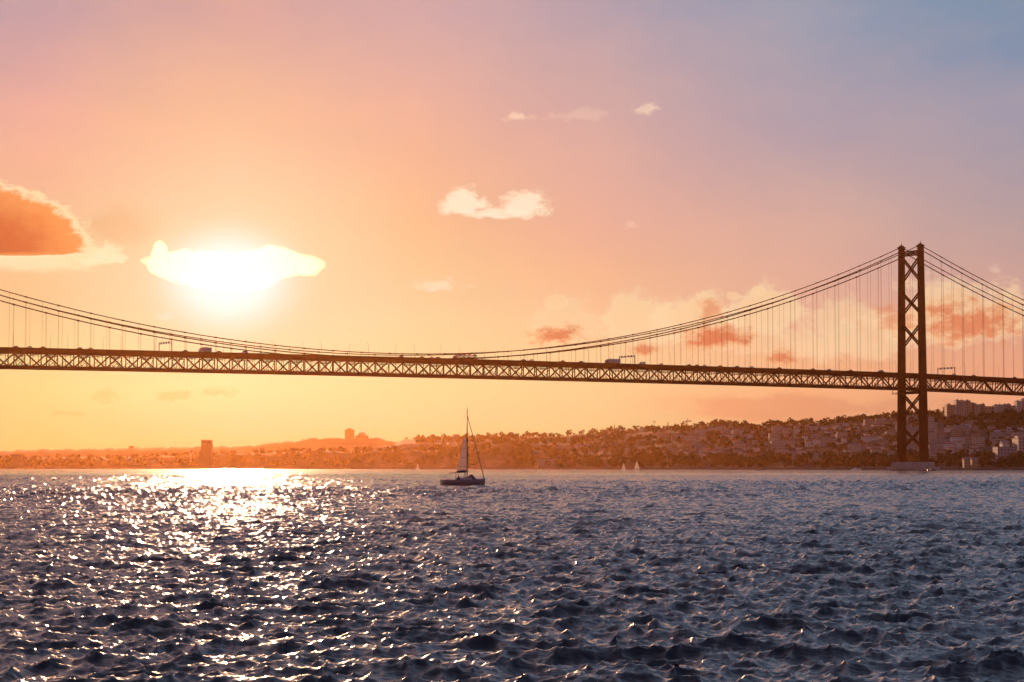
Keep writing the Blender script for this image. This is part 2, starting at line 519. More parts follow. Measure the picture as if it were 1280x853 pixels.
def onroad(px, k, lab, cat, group, t=LANE, sc=1.0):
    s = px_s(px)
    k.place(BW(s, t, zr(s) + .014), BRZ, sc, lab, cat, group)
onroad(256.5, make_truck(9.2, 3.9, M['car_b']), 'boxy truck on the bridge deck below the sun glow', 'truck', None)
onroad(766, make_truck(13.0, 3.9, M['car_a']), 'long lorry with sloping cab on the bridge deck left of a sign gantry', 'truck', None)
onroad(803, VANK, 'van on the bridge deck just right of the long lorry and the gantry', 'van', None)
tr = make_transporter(); s = px_s(582)
tr.location = BW(s, LANE, zr(s) + .014); tr.rotation_euler = (0, 0, BRZ)
tag(tr, 'car transporter loaded with cars near the middle of the bridge deck', 'truck')
for j, x in enumerate((-7.6, -3.0, 1.6, 5.9)):
    CAR[j % 3].place(BW(s + x, LANE, zr(s) + .014 + 2.83), BRZ, .94, f'car on the upper ramp of the car transporter, {ORD[j]} from its tail', 'car', 'cars carried by the transporter')
    CAR[(j + 1) % 3].place(BW(s + x + .3, LANE, zr(s) + .014 + .95), BRZ, .94, f'car on the lower ramp of the car transporter, {ORD[j]} from its tail', 'car', 'cars carried by the transporter')
marks = [(204, 'the left sign gantry'), (256, 'the boxy truck'), (582, 'the car transporter'), (766, 'the long lorry'), (1140, 'the visible tower')]
cars = [19, 36, 53, 99, 112, 231, 273, 305, 501, 527, 539, 547, 654, 664, 703, 726, 826, 861, 871, 880, 900, 921, 939, 974, 1016, 1036, 1063, 1101, 1192, 1217, 1268]
cnt = {}
for n, px in enumerate(cars):
    mk = min(marks, key=lambda q: abs(q[0] - px))
    sd = 'left' if px < mk[0] else 'right'
    cnt.setdefault((mk[1], sd), []).append(px)
lab = {}
for (mk, sd), l in cnt.items():
    l = sorted(l, reverse=(sd == 'left'))
    for j, px in enumerate(l): lab[px] = f'small dark car on the bridge deck, {ORD[j]} one {sd} of {mk}'
for n, px in enumerate(cars):
    onroad(px, CAR[n % 3], lab[px], 'car', 'cars driving over the bridge', sc=1.12 if px not in (305, 1101) else 1.45)
# ------------------------------------------------------------------ land
def I(x, pts):
    return float(np.interp(x, [p[0] for p in pts], [p[1] for p in pts]))
SHORE = [(-700, 4500), (0, 4300), (300, 4050), (500, 3700), (640, 3350), (800, 2950), (1000, 2560), (1140, 2350), (1280, 2230), (2000, 2100)]
RIDGE = [(-700, 4950), (300, 4700), (500, 4400), (640, 4150), (800, 3800), (1000, 3400), (1140, 3100), (1280, 2850), (2000, 2600)]
SKYB = [(-700, 574), (0, 573.5), (200, 570), (280, 567), (330, 566), (380, 563), (440, 563), (490, 557), (505, 549.5), (530, 549.5), (560, 549), (600, 548), (640, 545), (660, 546), (700, 546),
        (720, 543), (740, 543), (755, 538.5), (775, 538), (790, 537), (810, 535), (830, 535), (850, 535.5), (880, 533), (905, 529.5), (925, 531.5), (940, 535.5), (950, 533.5),
        (960, 530), (1000, 529.5), (1040, 527.5), (1065, 524), (1100, 523), (1118, 521), (1140, 519), (1165, 519), (1180, 517), (1195, 514), (1215, 514), (1240, 516), (1290, 515), (1500, 512), (2000, 525)]
SKYC = [(-700, 576), (0, 576), (30, 575), (60, 573.5), (112, 573.5), (118, 575), (160, 574), (200, 572), (280, 569), (330, 568), (395, 565), (440, 566), (500, 564), (560, 565), (600, 563),
        (614, 558), (622, 555), (634, 555), (645, 558), (662, 563), (700, 571), (760, 574), (900, 574), (1100, 573), (1280, 573), (2000, 573)]
SKYA = [(-700, 566), (-100, 565), (0, 564), (50, 562), (100, 561.5), (150, 560.5), (200, 559.5), (250, 558.5), (300, 558), (325, 556), (345, 553), (370, 552), (385, 548), (400, 548), (440, 547.5),
        (475, 548), (485, 551), (500, 553), (560, 558), (640, 572), (760, 583)]
def wob(x, y):
    return (math.sin(x * .013 + 1.3 * math.sin(y * .007)) + math.sin(y * .017 + x * .006 + 2) + .6 * math.sin(x * .041 + y * .033)) / 2.6
def land_z(px, Y):
    s, r = I(px, SHORE), I(px, RIDGE)
    c = s + .16 * (r - s)
    zc, zr_ = up(I(px, SKYC), c), up(I(px, SKYB), r)
    if Y < s - 8: return -4.0
    if Y < s: return -4 + 6.2 * (Y - s + 8) / 8
    if Y < s + 22: return 2.2 + (Y - s) * .01
    X = (px - 640) / F * Y
    if Y < c:
        f = (Y - s - 22) / (c - s - 22); f = f * f * (3 - 2 * f)
        return 2.4 + (max(zc, 3) - 2.4) * f
    if Y < r:
        f = (Y - c) / (r - c)
        dip = -max(0.0, (zc - 22)) * .35 * math.sin(math.pi * min(1, f * 2.2)) if f < .4545 else 0
        return zc + (zr_ - zc) * f + dip + 5.0 * wob(X, Y) * math.sin(math.pi * f)
    f = min(1, (Y - r) / 900)
    return zr_ * (1 - .55 * f * f * (3 - 2 * f)) - 12 * min(1, f * 6)
def land_xy(px, Y): return (px - 640) / F * Y
def land_at(X, Y): return land_z(640 + X / Y * F, Y)

def land_mat():
    m = mat('hillside_earth_and_scrub', (.07, .06, .035), .95)
    nt = m.node_tree; b = nt.nodes['Principled BSDF']
    tc = nt.nodes.new('ShaderNodeTexCoord')
    n = nt.nodes.new('ShaderNodeTexNoise'); n.inputs['Scale'].default_value = .012; n.inputs['Detail'].default_value = 9; n.inputs['Roughness'].default_value = .65
    mp = nt.nodes.new('ShaderNodeMapping'); mp.inputs['Scale'].default_value = (1, .55, 3.0)
    nt.links.new(tc.outputs['Object'], mp.inputs[0]); nt.links.new(mp.outputs[0], n.inputs['Vector'])
    r = nt.nodes.new('ShaderNodeValToRGB'); e = r.color_ramp.elements
    e[0].position = .38; e[0].color = (.09, .052, .026, 1)
    e[1].position = .72; e[1].color = (.34, .20, .12, 1)
    k = e.new(.52); k.color = (.14, .08, .042, 1)
    k = e.new(.60); k.color = (.23, .135, .08, 1)
    nt.links.new(n.outputs['Fac'], r.inputs['Fac']); nt.links.new(r.outputs['Color'], b.inputs['Base Color'])
    return m
M['land'] = land_mat()
M['far_land'] = mat('far_scrub', (.05, .05, .03), .95, noise=.01, col2=(.10, .085, .055))
pxs = list(range(-700, 2001, 5)); V = []
fr = [0.0, .0001] + [k / 64 for k in range(65)]
for p in pxs:
    s, r = I(p, SHORE), I(p, RIDGE)
    ys = [s - 9, s - 4, s, s + 22] + [s + 22 + (r - s - 22) * (k / 60) for k in range(1, 61)] + [r + 60 * k for k in range(1, 8)] + [r + 600, r + 900]
    for y in ys: V.append((land_xy(p, y), y, land_z(p, y)))
nc = len(V) // len(pxs)
q = np.array([[i * nc + j, (i + 1) * nc + j, (i + 1) * nc + j + 1, i * nc + j + 1] for i in range(len(pxs) - 1) for j in range(nc - 1)])
o = bpy.data.objects.new('hills', np_mesh('hills', np.array(V), q, M['land'], True)); C.objects.link(o); tag(o, kind='structure')
V = []; pa = list(range(-700, 761, 4))
for p in pa:
    zt = up(I(p, SKYA), 5700) + 2.0 * math.sin(p * .31) * math.sin(p * .083)
    for k, (Y, f) in enumerate(((5200, -.3), (5350, .35), (5500, .75), (5630, .96), (5700, 1.0), (5780, .93), (5950, .5), (6080, .2))):
        V.append((land_xy(p, Y), Y, zt * f if f > 0 else -5))
q = np.array([[i * 8 + j, (i + 1) * 8 + j, (i + 1) * 8 + j + 1, i * 8 + j + 1] for i in range(len(pa) - 1) for j in range(7)])
o = bpy.data.objects.new('far_hills', np_mesh('far_hills', np.array(V), q, M['far_land'], True)); C.objects.link(o); tag(o, kind='structure')
# quay wall along the shore
V = []; F4 = []
pq = list(range(-700, 2001, 10))
for p in pq:
    s = I(p, SHORE) - 12
    for dy, z in ((0, -3), (0, 2.6), (14, 2.65), (14, -3)): V.append((land_xy(p, s + dy), s + dy, z))
F4 = np.array([[i * 4 + j, (i + 1) * 4 + j, (i + 1) * 4 + j + 1, i * 4 + j + 1] for i in range(len(pq) - 1) for j in range(3)])
o = bpy.data.objects.new('embankment', np_mesh('embankment', np.array(V), F4, M['stone'], False)); C.objects.link(o); tag(o, kind='structure')

# ------------------------------------------------------------------ trees
def leaf_cloud(rnd, lobes, n, size):
    """many small leaf-clump faces spread through a few ellipsoids"""
    V = []; Q = []
    for k in range(n):
        c, r = lobes[rnd.randrange(len(lobes))]
        while True:
            p = Vector((rnd.uniform(-1, 1), rnd.uniform(-1, 1), rnd.uniform(-1, 1)))
            if .25 < p.length < 1: break
        p = Vector((c[0] + p.x * r[0], c[1] + p.y * r[1], c[2] + p.z * r[2]))
        a = Vector((rnd.gauss(0, 1), rnd.gauss(0, 1), rnd.gauss(0, 1))).normalized()
        b = a.cross(Vector((rnd.gauss(0, 1), rnd.gauss(0, 1), rnd.gauss(0, 1)))).normalized()
        s = size * rnd.uniform(.6, 1.3)
        i = len(V)
        V += [p - a * s - b * s * .4, p + a * s * .2 - b * s, p + a * s + b * s * .5, p - a * s * .3 + b * s]
        Q.append((i, i + 1, i + 2, i + 3))
    return V, Q
def make_tree(kind, seed):
    rnd = random.Random(seed)
    root = empty({'round': 'broadleaf_tree', 'pine': 'umbrella_pine', 'cypress': 'cypress_tree', 'palm': 'palm_tree'}[kind])
    m = MB(); cr = MB(); lf = M['leaf']
    if kind == 'round':
        m.tube([(0, 0, -.6), (.1, 0, 2), (0, .1, 3.6)], [.4, .3, .2], 7)
        lobes = [((0, 0, 5.5), (3.0, 3.0, 2.6))]
        for k in range(4):
            a = rnd.uniform(0, 6.28); d = rnd.uniform(1.6, 2.6); z = rnd.uniform(4.2, 6.8)
            m.tube([(0, 0, 2.8), (math.cos(a) * d * .6, math.sin(a) * d * .6, z - .8)], [.16, .07], 5)
            lobes.append(((math.cos(a) * d, math.sin(a) * d, z), (1.8, 1.8, 1.5)))
        cr.add(*leaf_cloud(rnd, lobes, 230, .55))
    elif kind == 'pine':
        m.tube([(0, 0, -.6), (.3, 0, 3), (.1, 0, 6.6)], [.35, .28, .2], 7)
        for k in range(5): m.tube([(.1, 0, 5.4), (2.2 * math.cos(k * 1.26), 2.2 * math.sin(k * 1.26), 7.2)], [.14, .06], 5)
        lobes = [((2.2 * math.cos(k * 1.26), 2.2 * math.sin(k * 1.26), 7.5), (1.9, 1.9, .9)) for k in range(5)] + [((0, 0, 8), (2.2, 2.2, 1))]
        cr.add(*leaf_cloud(rnd, lobes, 200, .5))
    elif kind == 'cypress':
        m.tube([(0, 0, -.6), (0, 0, 3)], [.3, .2], 6)
        lobes = [((0, 0, 2.5), (1.5, 1.5, 2)), ((0, 0, 5.5), (1.3, 1.3, 2.6)), ((0, 0, 8.6), (.8, .8, 2.4)), ((0, 0, 11), (.35, .35, 1.5))]
        cr.add(*leaf_cloud(rnd, lobes, 220, .4))
    else:
        m.tube([(0, 0, -.6), (.15, 0, 5), (0, 0, 10)], [.3, .22, .2], 7)
        for k in range(16):
            a = k * 6.283 / 16; d = 1 if k % 2 else .75
            pts = [Vector((0, 0, 10)), Vector((1.3 * d * math.cos(a), 1.3 * d * math.sin(a), 10.9)), Vector((2.6 * d * math.cos(a), 2.6 * d * math.sin(a), 10.4)), Vector((3.3 * d * math.cos(a), 3.3 * d * math.sin(a), 9.2))]
            sd = Vector((-math.sin(a), math.cos(a), 0))
            for i in range(3):
                w0, w1 = (.12, .4, .35, .05)[i], (.12, .4, .35, .05)[i + 1]
                cr.add([pts[i] - sd * w0, pts[i] + sd * w0, pts[i + 1] + sd * w1, pts[i + 1] - sd * w1], [(0, 1, 2, 3)])
    m.build('trunk', M['bark'], root); cr.build('crown', lf if kind != 'pine' else M['leaf2'], root)
    return Kind(root)
TK = dict(round=[make_tree('round', 1), make_tree('round', 2), make_tree('round', 5)], pine=[make_tree('pine', 3)], cypress=[make_tree('cypress', 4)], palm=[make_tree('palm', 6)])
def tree(kind, px, Y, sc, lab, group=None, z=None):
    k = random.choice(TK[kind]); X = land_xy(px, Y)
    k.place((X, Y, (land_z(px, Y) if z is None else z) - (.2 if kind in ('cypress', 'palm') else 2.0 * sc)), random.uniform(0, 6.28), (sc * random.uniform(.9, 1.15), sc * random.uniform(.9, 1.15), sc), lab, kind if kind in ('palm',) else 'tree', group)
# skyline of the near ridge
px = 508.0
while px < 1300:
    if not (1182 < px < 1292) and not (560 < px < 578):
        zone = ('on the low hazy ridge behind the sailing boat' if px < 700 else 'on the skyline of the ridge under the middle of the bridge' if px < 930 else
                'on the skyline of the dark ridge just left of the bridge tower' if px < 1150 else 'on the hilltop beside the pale apartment blocks')
        k = 'pine' if random.random() < .06 else 'round'
        tree(k, px, I(px, RIDGE) + random.uniform(-20, 15), random.uniform(.45, .95), f"{'flat topped pine' if k == 'pine' else 'round dark tree'} {zone}", f"{k} trees {zone}")
    px += random.uniform(3.5, 10)
for px, k, h, lab in ((622, 'cypress', 8, None), (626, 'cypress', 9, None), (630, 'cypress', 8.5, None), (634.5, 'cypress', 8, None)):
    Y = I(px, SHORE) + .16 * (I(px, RIDGE) - I(px, SHORE))
    tree('cypress', px, Y, h / 12.0 * 1.15, 'thin pointed tree, one of four on the dark mound right of the sailing boat', 'four pointed trees on the mound')
for px, k, sc, lab in ((747, 'cypress', .62, 'small pointed conifer on the ridge left of the tall pair of conifers'), (753, 'cypress', .5, 'thin short conifer on the ridge beside a small pointed conifer'),
                       (768, 'cypress', .85, 'tall pointed conifer alone on the ridge above the two white sails'), (818, 'palm', .95, 'tall palm standing clear of the ridge under the bridge'),
                       (798, 'pine', .7, 'flat topped pine on the ridge left of the tall palm'),
                       (835, 'cypress', .8, 'broad pointed conifer on the ridge right of the tall palm'), (621, 'cypress', .4, 'tiny pointed tree on the far ridge above the row of four'),
                       (1003, 'palm', .6, 'small palm on the dark ridge left of the bridge tower'), (1070, 'cypress', .5, 'short conifer on the dark ridge nearest the bridge tower')):
    tree(k, px, I(px, RIDGE), sc, lab)
px = 40.0
while px < 480:
    if not (428 < px < 460):
        tree('round', px, 5692, random.uniform(.25, .6), 'tiny hazy tree on the farthest pale ridge under the sun', 'trees on the farthest ridge', z=up(I(px, SKYA), 5700) - 1.6)
    px += random.uniform(3, 9)
# shore trees that stand out
for n in range(46):
    px = random.uniform(860, 1300); Y = I(px, SHORE) + random.uniform(25, 70)
    side = 'left of' if px < 1140 else 'right of'
    tree('round', px, Y, random.uniform(.9, 1.5), f'dark round tree on the waterside strip {side} the bridge tower', f'waterside trees {side} the tower')
for n in range(30):
    px = random.uniform(-20, 600); Y = I(px, SHORE) + .16 * (I(px, RIDGE) - I(px, SHORE))
    tree('round', px, Y, random.uniform(.8, 1.5), 'hazy orange tree along the low far shore left of the sailing boat', 'trees along the low far shore')

# woods that read as one mass
rnd = random.Random(11); V = []; Q = []
def wood(px, f, sc, n=46):
    s, r = I(px, SHORE), I(px, RIDGE); Y = s + f * (r - s); X = land_xy(px, Y); z = land_z(px, Y)
    lobes = [((rnd.uniform(-2, 2), rnd.uniform(-2, 2), rnd.uniform(2, 5)), (3, 3, 2.4)) for _ in range(3)]
    v, q_ = leaf_cloud(rnd, lobes, n, 1.0)
    b = len(V)
    V.extend((X + p.x * sc, Y + p.y * sc, z + p.z * sc) for p in v); Q.extend(tuple(i + b for i in t) for t in q_)
for k in range(420): wood(rnd.uniform(640, 1400), rnd.uniform(.03, .14), rnd.uniform(.9, 1.6))
for k in range(330): wood(rnd.uniform(840, 1420), rnd.uniform(.86, 1.0), rnd.uniform(.8, 1.4))
for k in range(200): wood(rnd.uniform(1140, 1420), rnd.uniform(.62, .86), rnd.uniform(.9, 1.4))
for k in range(360): wood(rnd.gauss(rnd.choice((900, 950, 1000, 1060, 1120, 1235, 1260)), 12), rnd.uniform(.1, .8), rnd.uniform(.8, 1.3))
for k in range(420): wood(rnd.uniform(520, 860), rnd.uniform(.12, 1.0), rnd.uniform(.8, 1.5))
for k in range(420): wood(rnd.uniform(-60, 660), rnd.uniform(.05, .17), rnd.uniform(.7, 1.5))
o = bpy.data.objects.new('woods', np_mesh('woods', np.array(V), np.array(Q), M['leaf'], False)); C.objects.link(o); tag(o, kind='stuff')

# ------------------------------------------------------------------ buildings
def roof_mb(w, d, z, kind, rise):
    m = MB(); e = .4; a, b = w / 2 + e, d / 2 + e
    if kind == 'hip':
        r = max(.3, a - b)
        m.add([(-a, -b, z), (a, -b, z), (a, b, z), (-a, b, z), (-r, 0, z + rise), (r, 0, z + rise)], [(0, 1, 5, 4), (2, 3, 4, 5), (1, 2, 5), (3, 0, 4), (3, 2, 1, 0)])
    elif kind == 'gable':
        m.add([(-a, -b, z), (a, -b, z), (a, b, z), (-a, b, z), (-a, 0, z + rise), (a, 0, z + rise)], [(0, 1, 5, 4), (2, 3, 4, 5), (1, 2, 5), (3, 0, 4), (3, 2, 1, 0)])
    else:
        m.box((0, 0, z + .25), (w + .5, d + .5, .5)); m.box((w * .2, 0, z + 1.5), (3.0, 3.0, 2.2))
    return m
def house(name, w, d, h, wall, roof, kind, rise=2.2):
    o = empty(name)
    MB().box((0, 0, h / 2 - 3), (w, d, h + 6)).build('wall', M[wall], o)
    rr = roof_mb(w, d, h, kind, rise).build('roof', M[roof], o)
    if kind != 'flat': MB().box((w * .22, .6, h + rise * .8), (.8, .8, 1.8)).build('chimney', M[wall], rr)
    return o
HK = [(house('terraced_house', 11, 9, 7, 'w_cream', 'roof', 'hip'), 'cream house with red hipped roof'), (house('terraced_house', 9, 9, 9.5, 'w_white', 'roof', 'gable'), 'white house with red gabled roof'),
      (house('terraced_house', 14, 9, 6.5, 'w_ochre', 'roof', 'gable'), 'ochre house with red gabled roof'), (house('apartment_house', 17, 11, 13, 'w_cream', 'roofg', 'flat'), 'cream apartment house with flat roof'),
      (house('apartment_house', 21, 11, 10.5, 'w_grey', 'roofg', 'flat'), 'grey apartment house with flat roof'), (house('terraced_house', 10, 9, 8, 'w_pink', 'roof', 'hip'), 'rose house with red hipped roof'),
      (house('row_house', 26, 9, 6.5, 'w_white', 'roof', 'gable'), 'long white terrace with red roof')]
HK = [(Kind(o), l) for o, l in HK]
spots = []
rnd = random.Random(21)
tries = 0
while len(spots) < 230 and tries < 9000:
    tries += 1
    px = rnd.uniform(845, 1310); f = rnd.uniform(.13, .84) if px < 1160 else rnd.uniform(.1, .64)
    if px < 960 and rnd.random() < .55: continue
    s, r = I(px, SHORE), I(px, RIDGE); Y = s + f * (r - s); X = land_xy(px, Y)
    if any(abs(X - a) < 13 and abs(Y - b) < 22 for a, b, _, _ in spots): continue
    if 1190 < px < 1210 and f < .3: continue
    if 1232 < px < 1300 and f < .34: continue
    spots.append((X, Y, px, f))
for X, Y, px, f in spots:
    k, l = rnd.choice(HK)
    zone = ('in the hazy glow on the hillside' if px < 960 else 'on the hillside left of the bridge tower' if px < 1145 else 'on the hillside right of the bridge tower')
    hgt = 'low' if f < .35 else 'halfway up' if f < .62 else 'high'
    lab = f'{l} {hgt} {zone}'
    k.place((X, Y, land_z(px, Y) - .4), rnd.gauss(0, .22) + math.atan2(-X, Y) * .5, rnd.uniform(.55, .85), lab, 'house', lab + 's')
def seen_on_land(px, py):
    Y = I(px, SHORE)
    while Y < I(px, RIDGE) and land_z(px, Y) < up(py, Y): Y += 6
    return Y
def block(name, px0, px1, ytop, Y, d, wall, roofk, lab, cat, ybase=None, roofm='roofg', rise=3.0, extra=None):
    if Y is None: Y = seen_on_land((px0 + px1) / 2, ybase or ytop + 4.5); ybase = None
    a, b = at(px0, ytop, Y), at(px1, ytop, Y)
    w = b.x - a.x; cx = (a.x + b.x) / 2; zt = a.z
    zb_ = land_at(cx, Y + d / 2) if ybase is None else up(ybase, Y)
    h = zt - zb_
    o = empty(name, (cx, Y + d / 2, zb_))
    hh = h - (rise if roofk != 'flat' else .5)
    MB().box((0, 0, hh / 2 - 3), (w, d, hh + 6)).build('wall', M[wall], o)
    if roofk == 'flat':
        m = MB(); m.box((0, 0, hh + .25), (w + .3, d + .3, .5)); m.build('roof', M[roofm], o)
        for e in (extra or []):
            MB().box((w * e[0], 0, h + e[2] / 2), (w * e[1], d * .5, e[2])).build('stair_tower', M[wall], o)
    else: roof_mb(w, d, hh, roofk, rise).build('roof', M[roofm], o)
    return tag(o, lab, cat)
YH = 2830
for args in ((1183.5, 1195.2, 506.2, YH + 25, 'w_ochre', 'square mid height apartment block at the left end of the hilltop row', [(-.2, .3, 1.6)]),
             (1195.4, 1205.0, 500.6, YH, 'w_pink', 'tallest apartment block of the hilltop row, left half', [(-.25, .25, 1.4), (.3, .2, 1.0)]),
             (1205.2, 1213.4, 500.9, YH + 6, 'w_ochre', 'tallest apartment block of the hilltop row, right half', [(.1, .3, 1.3)]),
             (1213.6, 1217.6, 503.2, YH + 16, 'w_pink', 'narrow apartment block right against the tallest hilltop pair', None),
             (1217.8, 1224.6, 505.6, YH + 8, 'w_ochre', 'apartment block with a small roof hut, just right of the narrow one', [(-.1, .3, 1.5)]),
             (1224.8, 1231.2, 505.2, YH + 20, 'w_pink', 'apartment block in the middle of the hilltop row beside the low dip', [(.3, .2, 1.3)]),
             (1231.4, 1243.4, 508.0, YH + 12, 'w_ochre', 'lowest and widest apartment block in the dip of the hilltop row', None),
             (1243.6, 1255.0, 506.4, YH + 4, 'w_cream', 'pale apartment block with bumpy roof right of the dip', [(-.3, .2, 1.3), (.1, .2, 1.6), (.4, .12, 1)]),
             (1255.2, 1264.2, 505.6, YH + 14, 'w_pink', 'apartment block with several roof huts near the gap in the hilltop row', [(-.3, .2, 1.2), (.2, .3, 1.4)]),
             (1264.4, 1269.8, 507.8, YH, 'w_ochre', 'last low apartment block left of the sky gap', None),
             (1271.0, 1277.0, 501.6, YH - 30, 'w_cream', 'ribbed tower block right of the sky gap, at the picture edge', [(-.2, .3, 1.4)]),
             (1277.2, 1292.0, 499.4, YH - 20, 'w_pink', 'tall tower block cut by the right picture edge', [(-.3, .12, 1.6), (.1, .15, 1.2)])):
    x0, x1, yt, Y, wl, lb, ex = args
    block('apartment_block', x0, x1, yt, Y, 16, wl, 'flat', lb, 'apartment block', extra=ex)['group'] = 'apartment blocks along the hilltop'
block('villa', 1195.6, 1202.4, 554.0, None, 9, 'w_white', 'gable', 'bright white gabled house low on the hill right of the tower', 'house')
block('warehouse', 1247, 1272, 558.5, 2310, 24, 'w_grey', 'flat', 'wide pale warehouse low on the right hillside near the picture edge', 'warehouse')
block('warehouse', 1273, 1300, 547.5, 2330, 30, 'w_cream', 'flat', 'tall pale warehouse cut by the right picture edge', 'warehouse', extra=[(-.3, .3, 2)])
block('warehouse', 1253, 1262, 550.5, 2380, 14, 'w_white', 'gable', 'small white warehouse behind the wide pale one', 'warehouse')
block('quay_shed', 1162, 1171, 566.3, None, 14, 'w_white', 'gable', 'bright roofed quay shed just right of the tower pier', 'shed', roofm='roofg', rise=2)
block('quay_shed', 1175, 1182.5, 566.6, None, 14, 'w_white', 'gable', 'second bright roofed quay shed right of the tower pier', 'shed', roofm='roofg', rise=2)
block('quay_shed', 1134.5, 1142, 566.3, None, 14, 'w_white', 'gable', 'bright quay shed seen between the two tower legs', 'shed', roofm='roofg', rise=2)
block('quay_hall', 1183, 1224, 568.2, None, 20, 'w_pink', 'flat', 'long low quay hall right of the bright sheds', 'hall')
block('church', 1170.5, 1176.5, 560.5, None, 12, 'w_grey', 'hip', 'pale square church behind the bright quay sheds', 'church')
block('arcade_house', 1205, 1212, 572.0, 2252, 8, 'w_ochre', 'gable', 'small ochre lodge at the waterside below the bright white house', 'lodge', ybase=577, rise=2)
block('arcade_house', 1215, 1223, 572.0, 2252, 8, 'w_ochre', 'gable', 'small ochre lodge at the waterside, right of its twin', 'lodge', ybase=577, rise=2)
block('long_building', 719, 741, 555.6, None, 18, 'w_white', 'flat', 'long white building on the slope above the two small white sails', 'building', ybase=559)
block('waterfront_building', 672, 702, 573.6, I(687, SHORE) + 40, 20, 'w_cream', 'flat', 'long pale waterfront building left of the two small sails', 'building')
block('villa', 694, 697.5, 565.4, None, 9, 'w_white', 'gable', 'tiny house, white for a sun glint, on the slope above the long waterfront building', 'house')  # white walls stand in for a sun glint on the building
block('villa', 836, 841, 561.5, None, 11, 'w_white', 'gable', 'pale pointed house on the slope right of the two small sails', 'house', rise=5)
block('villa', 828, 833, 565.5, None, 10, 'w_cream', 'gable', 'cream house left of the pale pointed house', 'house')
block('villa', 812, 818, 566.5, None, 10, 'w_pink', 'hip', 'rose house above the right one of the two small sails', 'house')
block('villa', 1004.5, 1007.5, 541.0, None, 8, 'w_white', 'hip', 'tiny house, white for a glint, high on the slope, alone left of the tower', 'house')  # whitened walls imitate a bright glint on the slope
block('villa', 1091.5, 1094.5, 563.4, None, 8, 'w_white', 'hip', 'tiny house, white for a glint, among the dark shore trees left of the tower', 'house')  # glint among the trees put in as white walls
block('villa', 991, 995.5, 569.6, None, 8, 'w_white', 'gable', 'low house, white for a glint, on the shore above the dark motorboat', 'house')  # shore glint drawn as a white-walled house
block('ridge_block', 566, 574, 543.2, I(570, RIDGE), 20, 'w_ochre', 'flat', 'square building on the ridge just left of the yacht mast', 'building')
block('square_keep', 431, 442, 537.2, 5660, 30, 'stone', 'flat', 'lone square block standing up from the farthest ridge', 'building', ybase=549, extra=[(.0, .5, 3.0)])
block('ridge_block', 161, 166, 557.6, 5660, 20, 'stone', 'flat', 'small square building on the farthest ridge left of the control tower', 'building', ybase=562)
block('shore_block', 378, 398, 562.4, I(388, SHORE) + 120, 40, 'w_ochre', 'flat', 'broad hazy building on the low far shore below the lone ridge block', 'building', ybase=575)
block('shore_block', 96, 115, 572.8, I(100, SHORE) + 90, 40, 'w_ochre', 'flat', 'broad low building on the far shore right of the old keep', 'building', ybase=581)
# domed building beside the lone block
a = at(452.5, 547.5, 5680); dm = empty('domed_building', (a.x, a.y, a.z - 6))
MB().box((0, 0, 4), (30, 24, 14)).build('wall', M['stone'], dm)
MB().tube([(0, 0, 11), (0, 0, 13.5), (0, 0, 16.5), (0, 0, 18.5), (0, 0, 19.4)], [11, 10.6, 8.2, 4.6, .6], 20).build('dome', M['roofg'], dm, True)
tag(dm, 'low domed building right of the lone square block on the farthest ridge', 'building')
# leaning control tower on the shore
Y = I(256, SHORE) + 10; a = at(246.5, 585, Y); k = Y / F
ct = empty('control_tower', (a.x, Y, 2))
def lv(px, py): return ((px - 246.5) * k, up(py, Y) - 2)
body = [lv(246.5, 586), lv(264.2, 586), lv(264.2, 556), lv(263.6, 554), lv(251.2, 554), lv(250.9, 560), lv(248.2, 570)]
MB().loft([[(x, y, z) for x, z in body] for y in (0, 20)]).build('shaft', M['towerc'], ct)
x0, z0 = lv(250.9, 554); x1, z1 = lv(264.0, 551.2)
MB().box(((x0 + x1) / 2, 10, (z0 + z1) / 2), (x1 - x0 - 1.2, 19, z1 - z0)).build('lookout_floor', M['glass'], ct)
MB().box(((x0 + x1) / 2, 10, z1 + .9), (x1 - x0 + .8, 21, 1.7)).build('roof', M['spar'], ct)
tag(ct, 'leaning control tower with overhanging top standing on the far shore', 'tower')
# old keep on the far shore at the left
Y = I(20, SHORE) - 2; k = Y / F; a = at(20.5, 586, Y)
kp = empty('old_keep', (a.x, Y, 1)); hz = up(569.6, Y) - 1
MB().box((0, 10, hz / 2), (13.6 * k, 20, hz), (.97, .97)).build('keep_wall', M['stone'], kp)
bt = MB(); n = 9
for j in range(n):
    for y in (0.6, 19.4): bt.box(((-6.3 + 12.6 * j / (n - 1)) * k, y, hz + .8), (1.0 * k, 1.0, 1.6))
bt.build('battlement', M['stone'], kp)
for x in (-6.6, 6.6):
    for y in (.4, 19.6):
        t = MB(); t.tube([(x * k, y, hz - 4), (x * k, y, hz + 2.0)], .75 * k, 10); t.tube([(x * k, y, hz + 2.0), (x * k, y, hz + 4.2)], [.75 * k, .08], 10)
        t.build('corner_turret', M['stone'], kp)
MB().box((11.5 * k, 12, 4.5), (9 * k, 24, 11)).build('bastion', M['stone'], kp)
tag(kp, 'small old stone keep with battlements on the far shore at the left edge', 'castle')
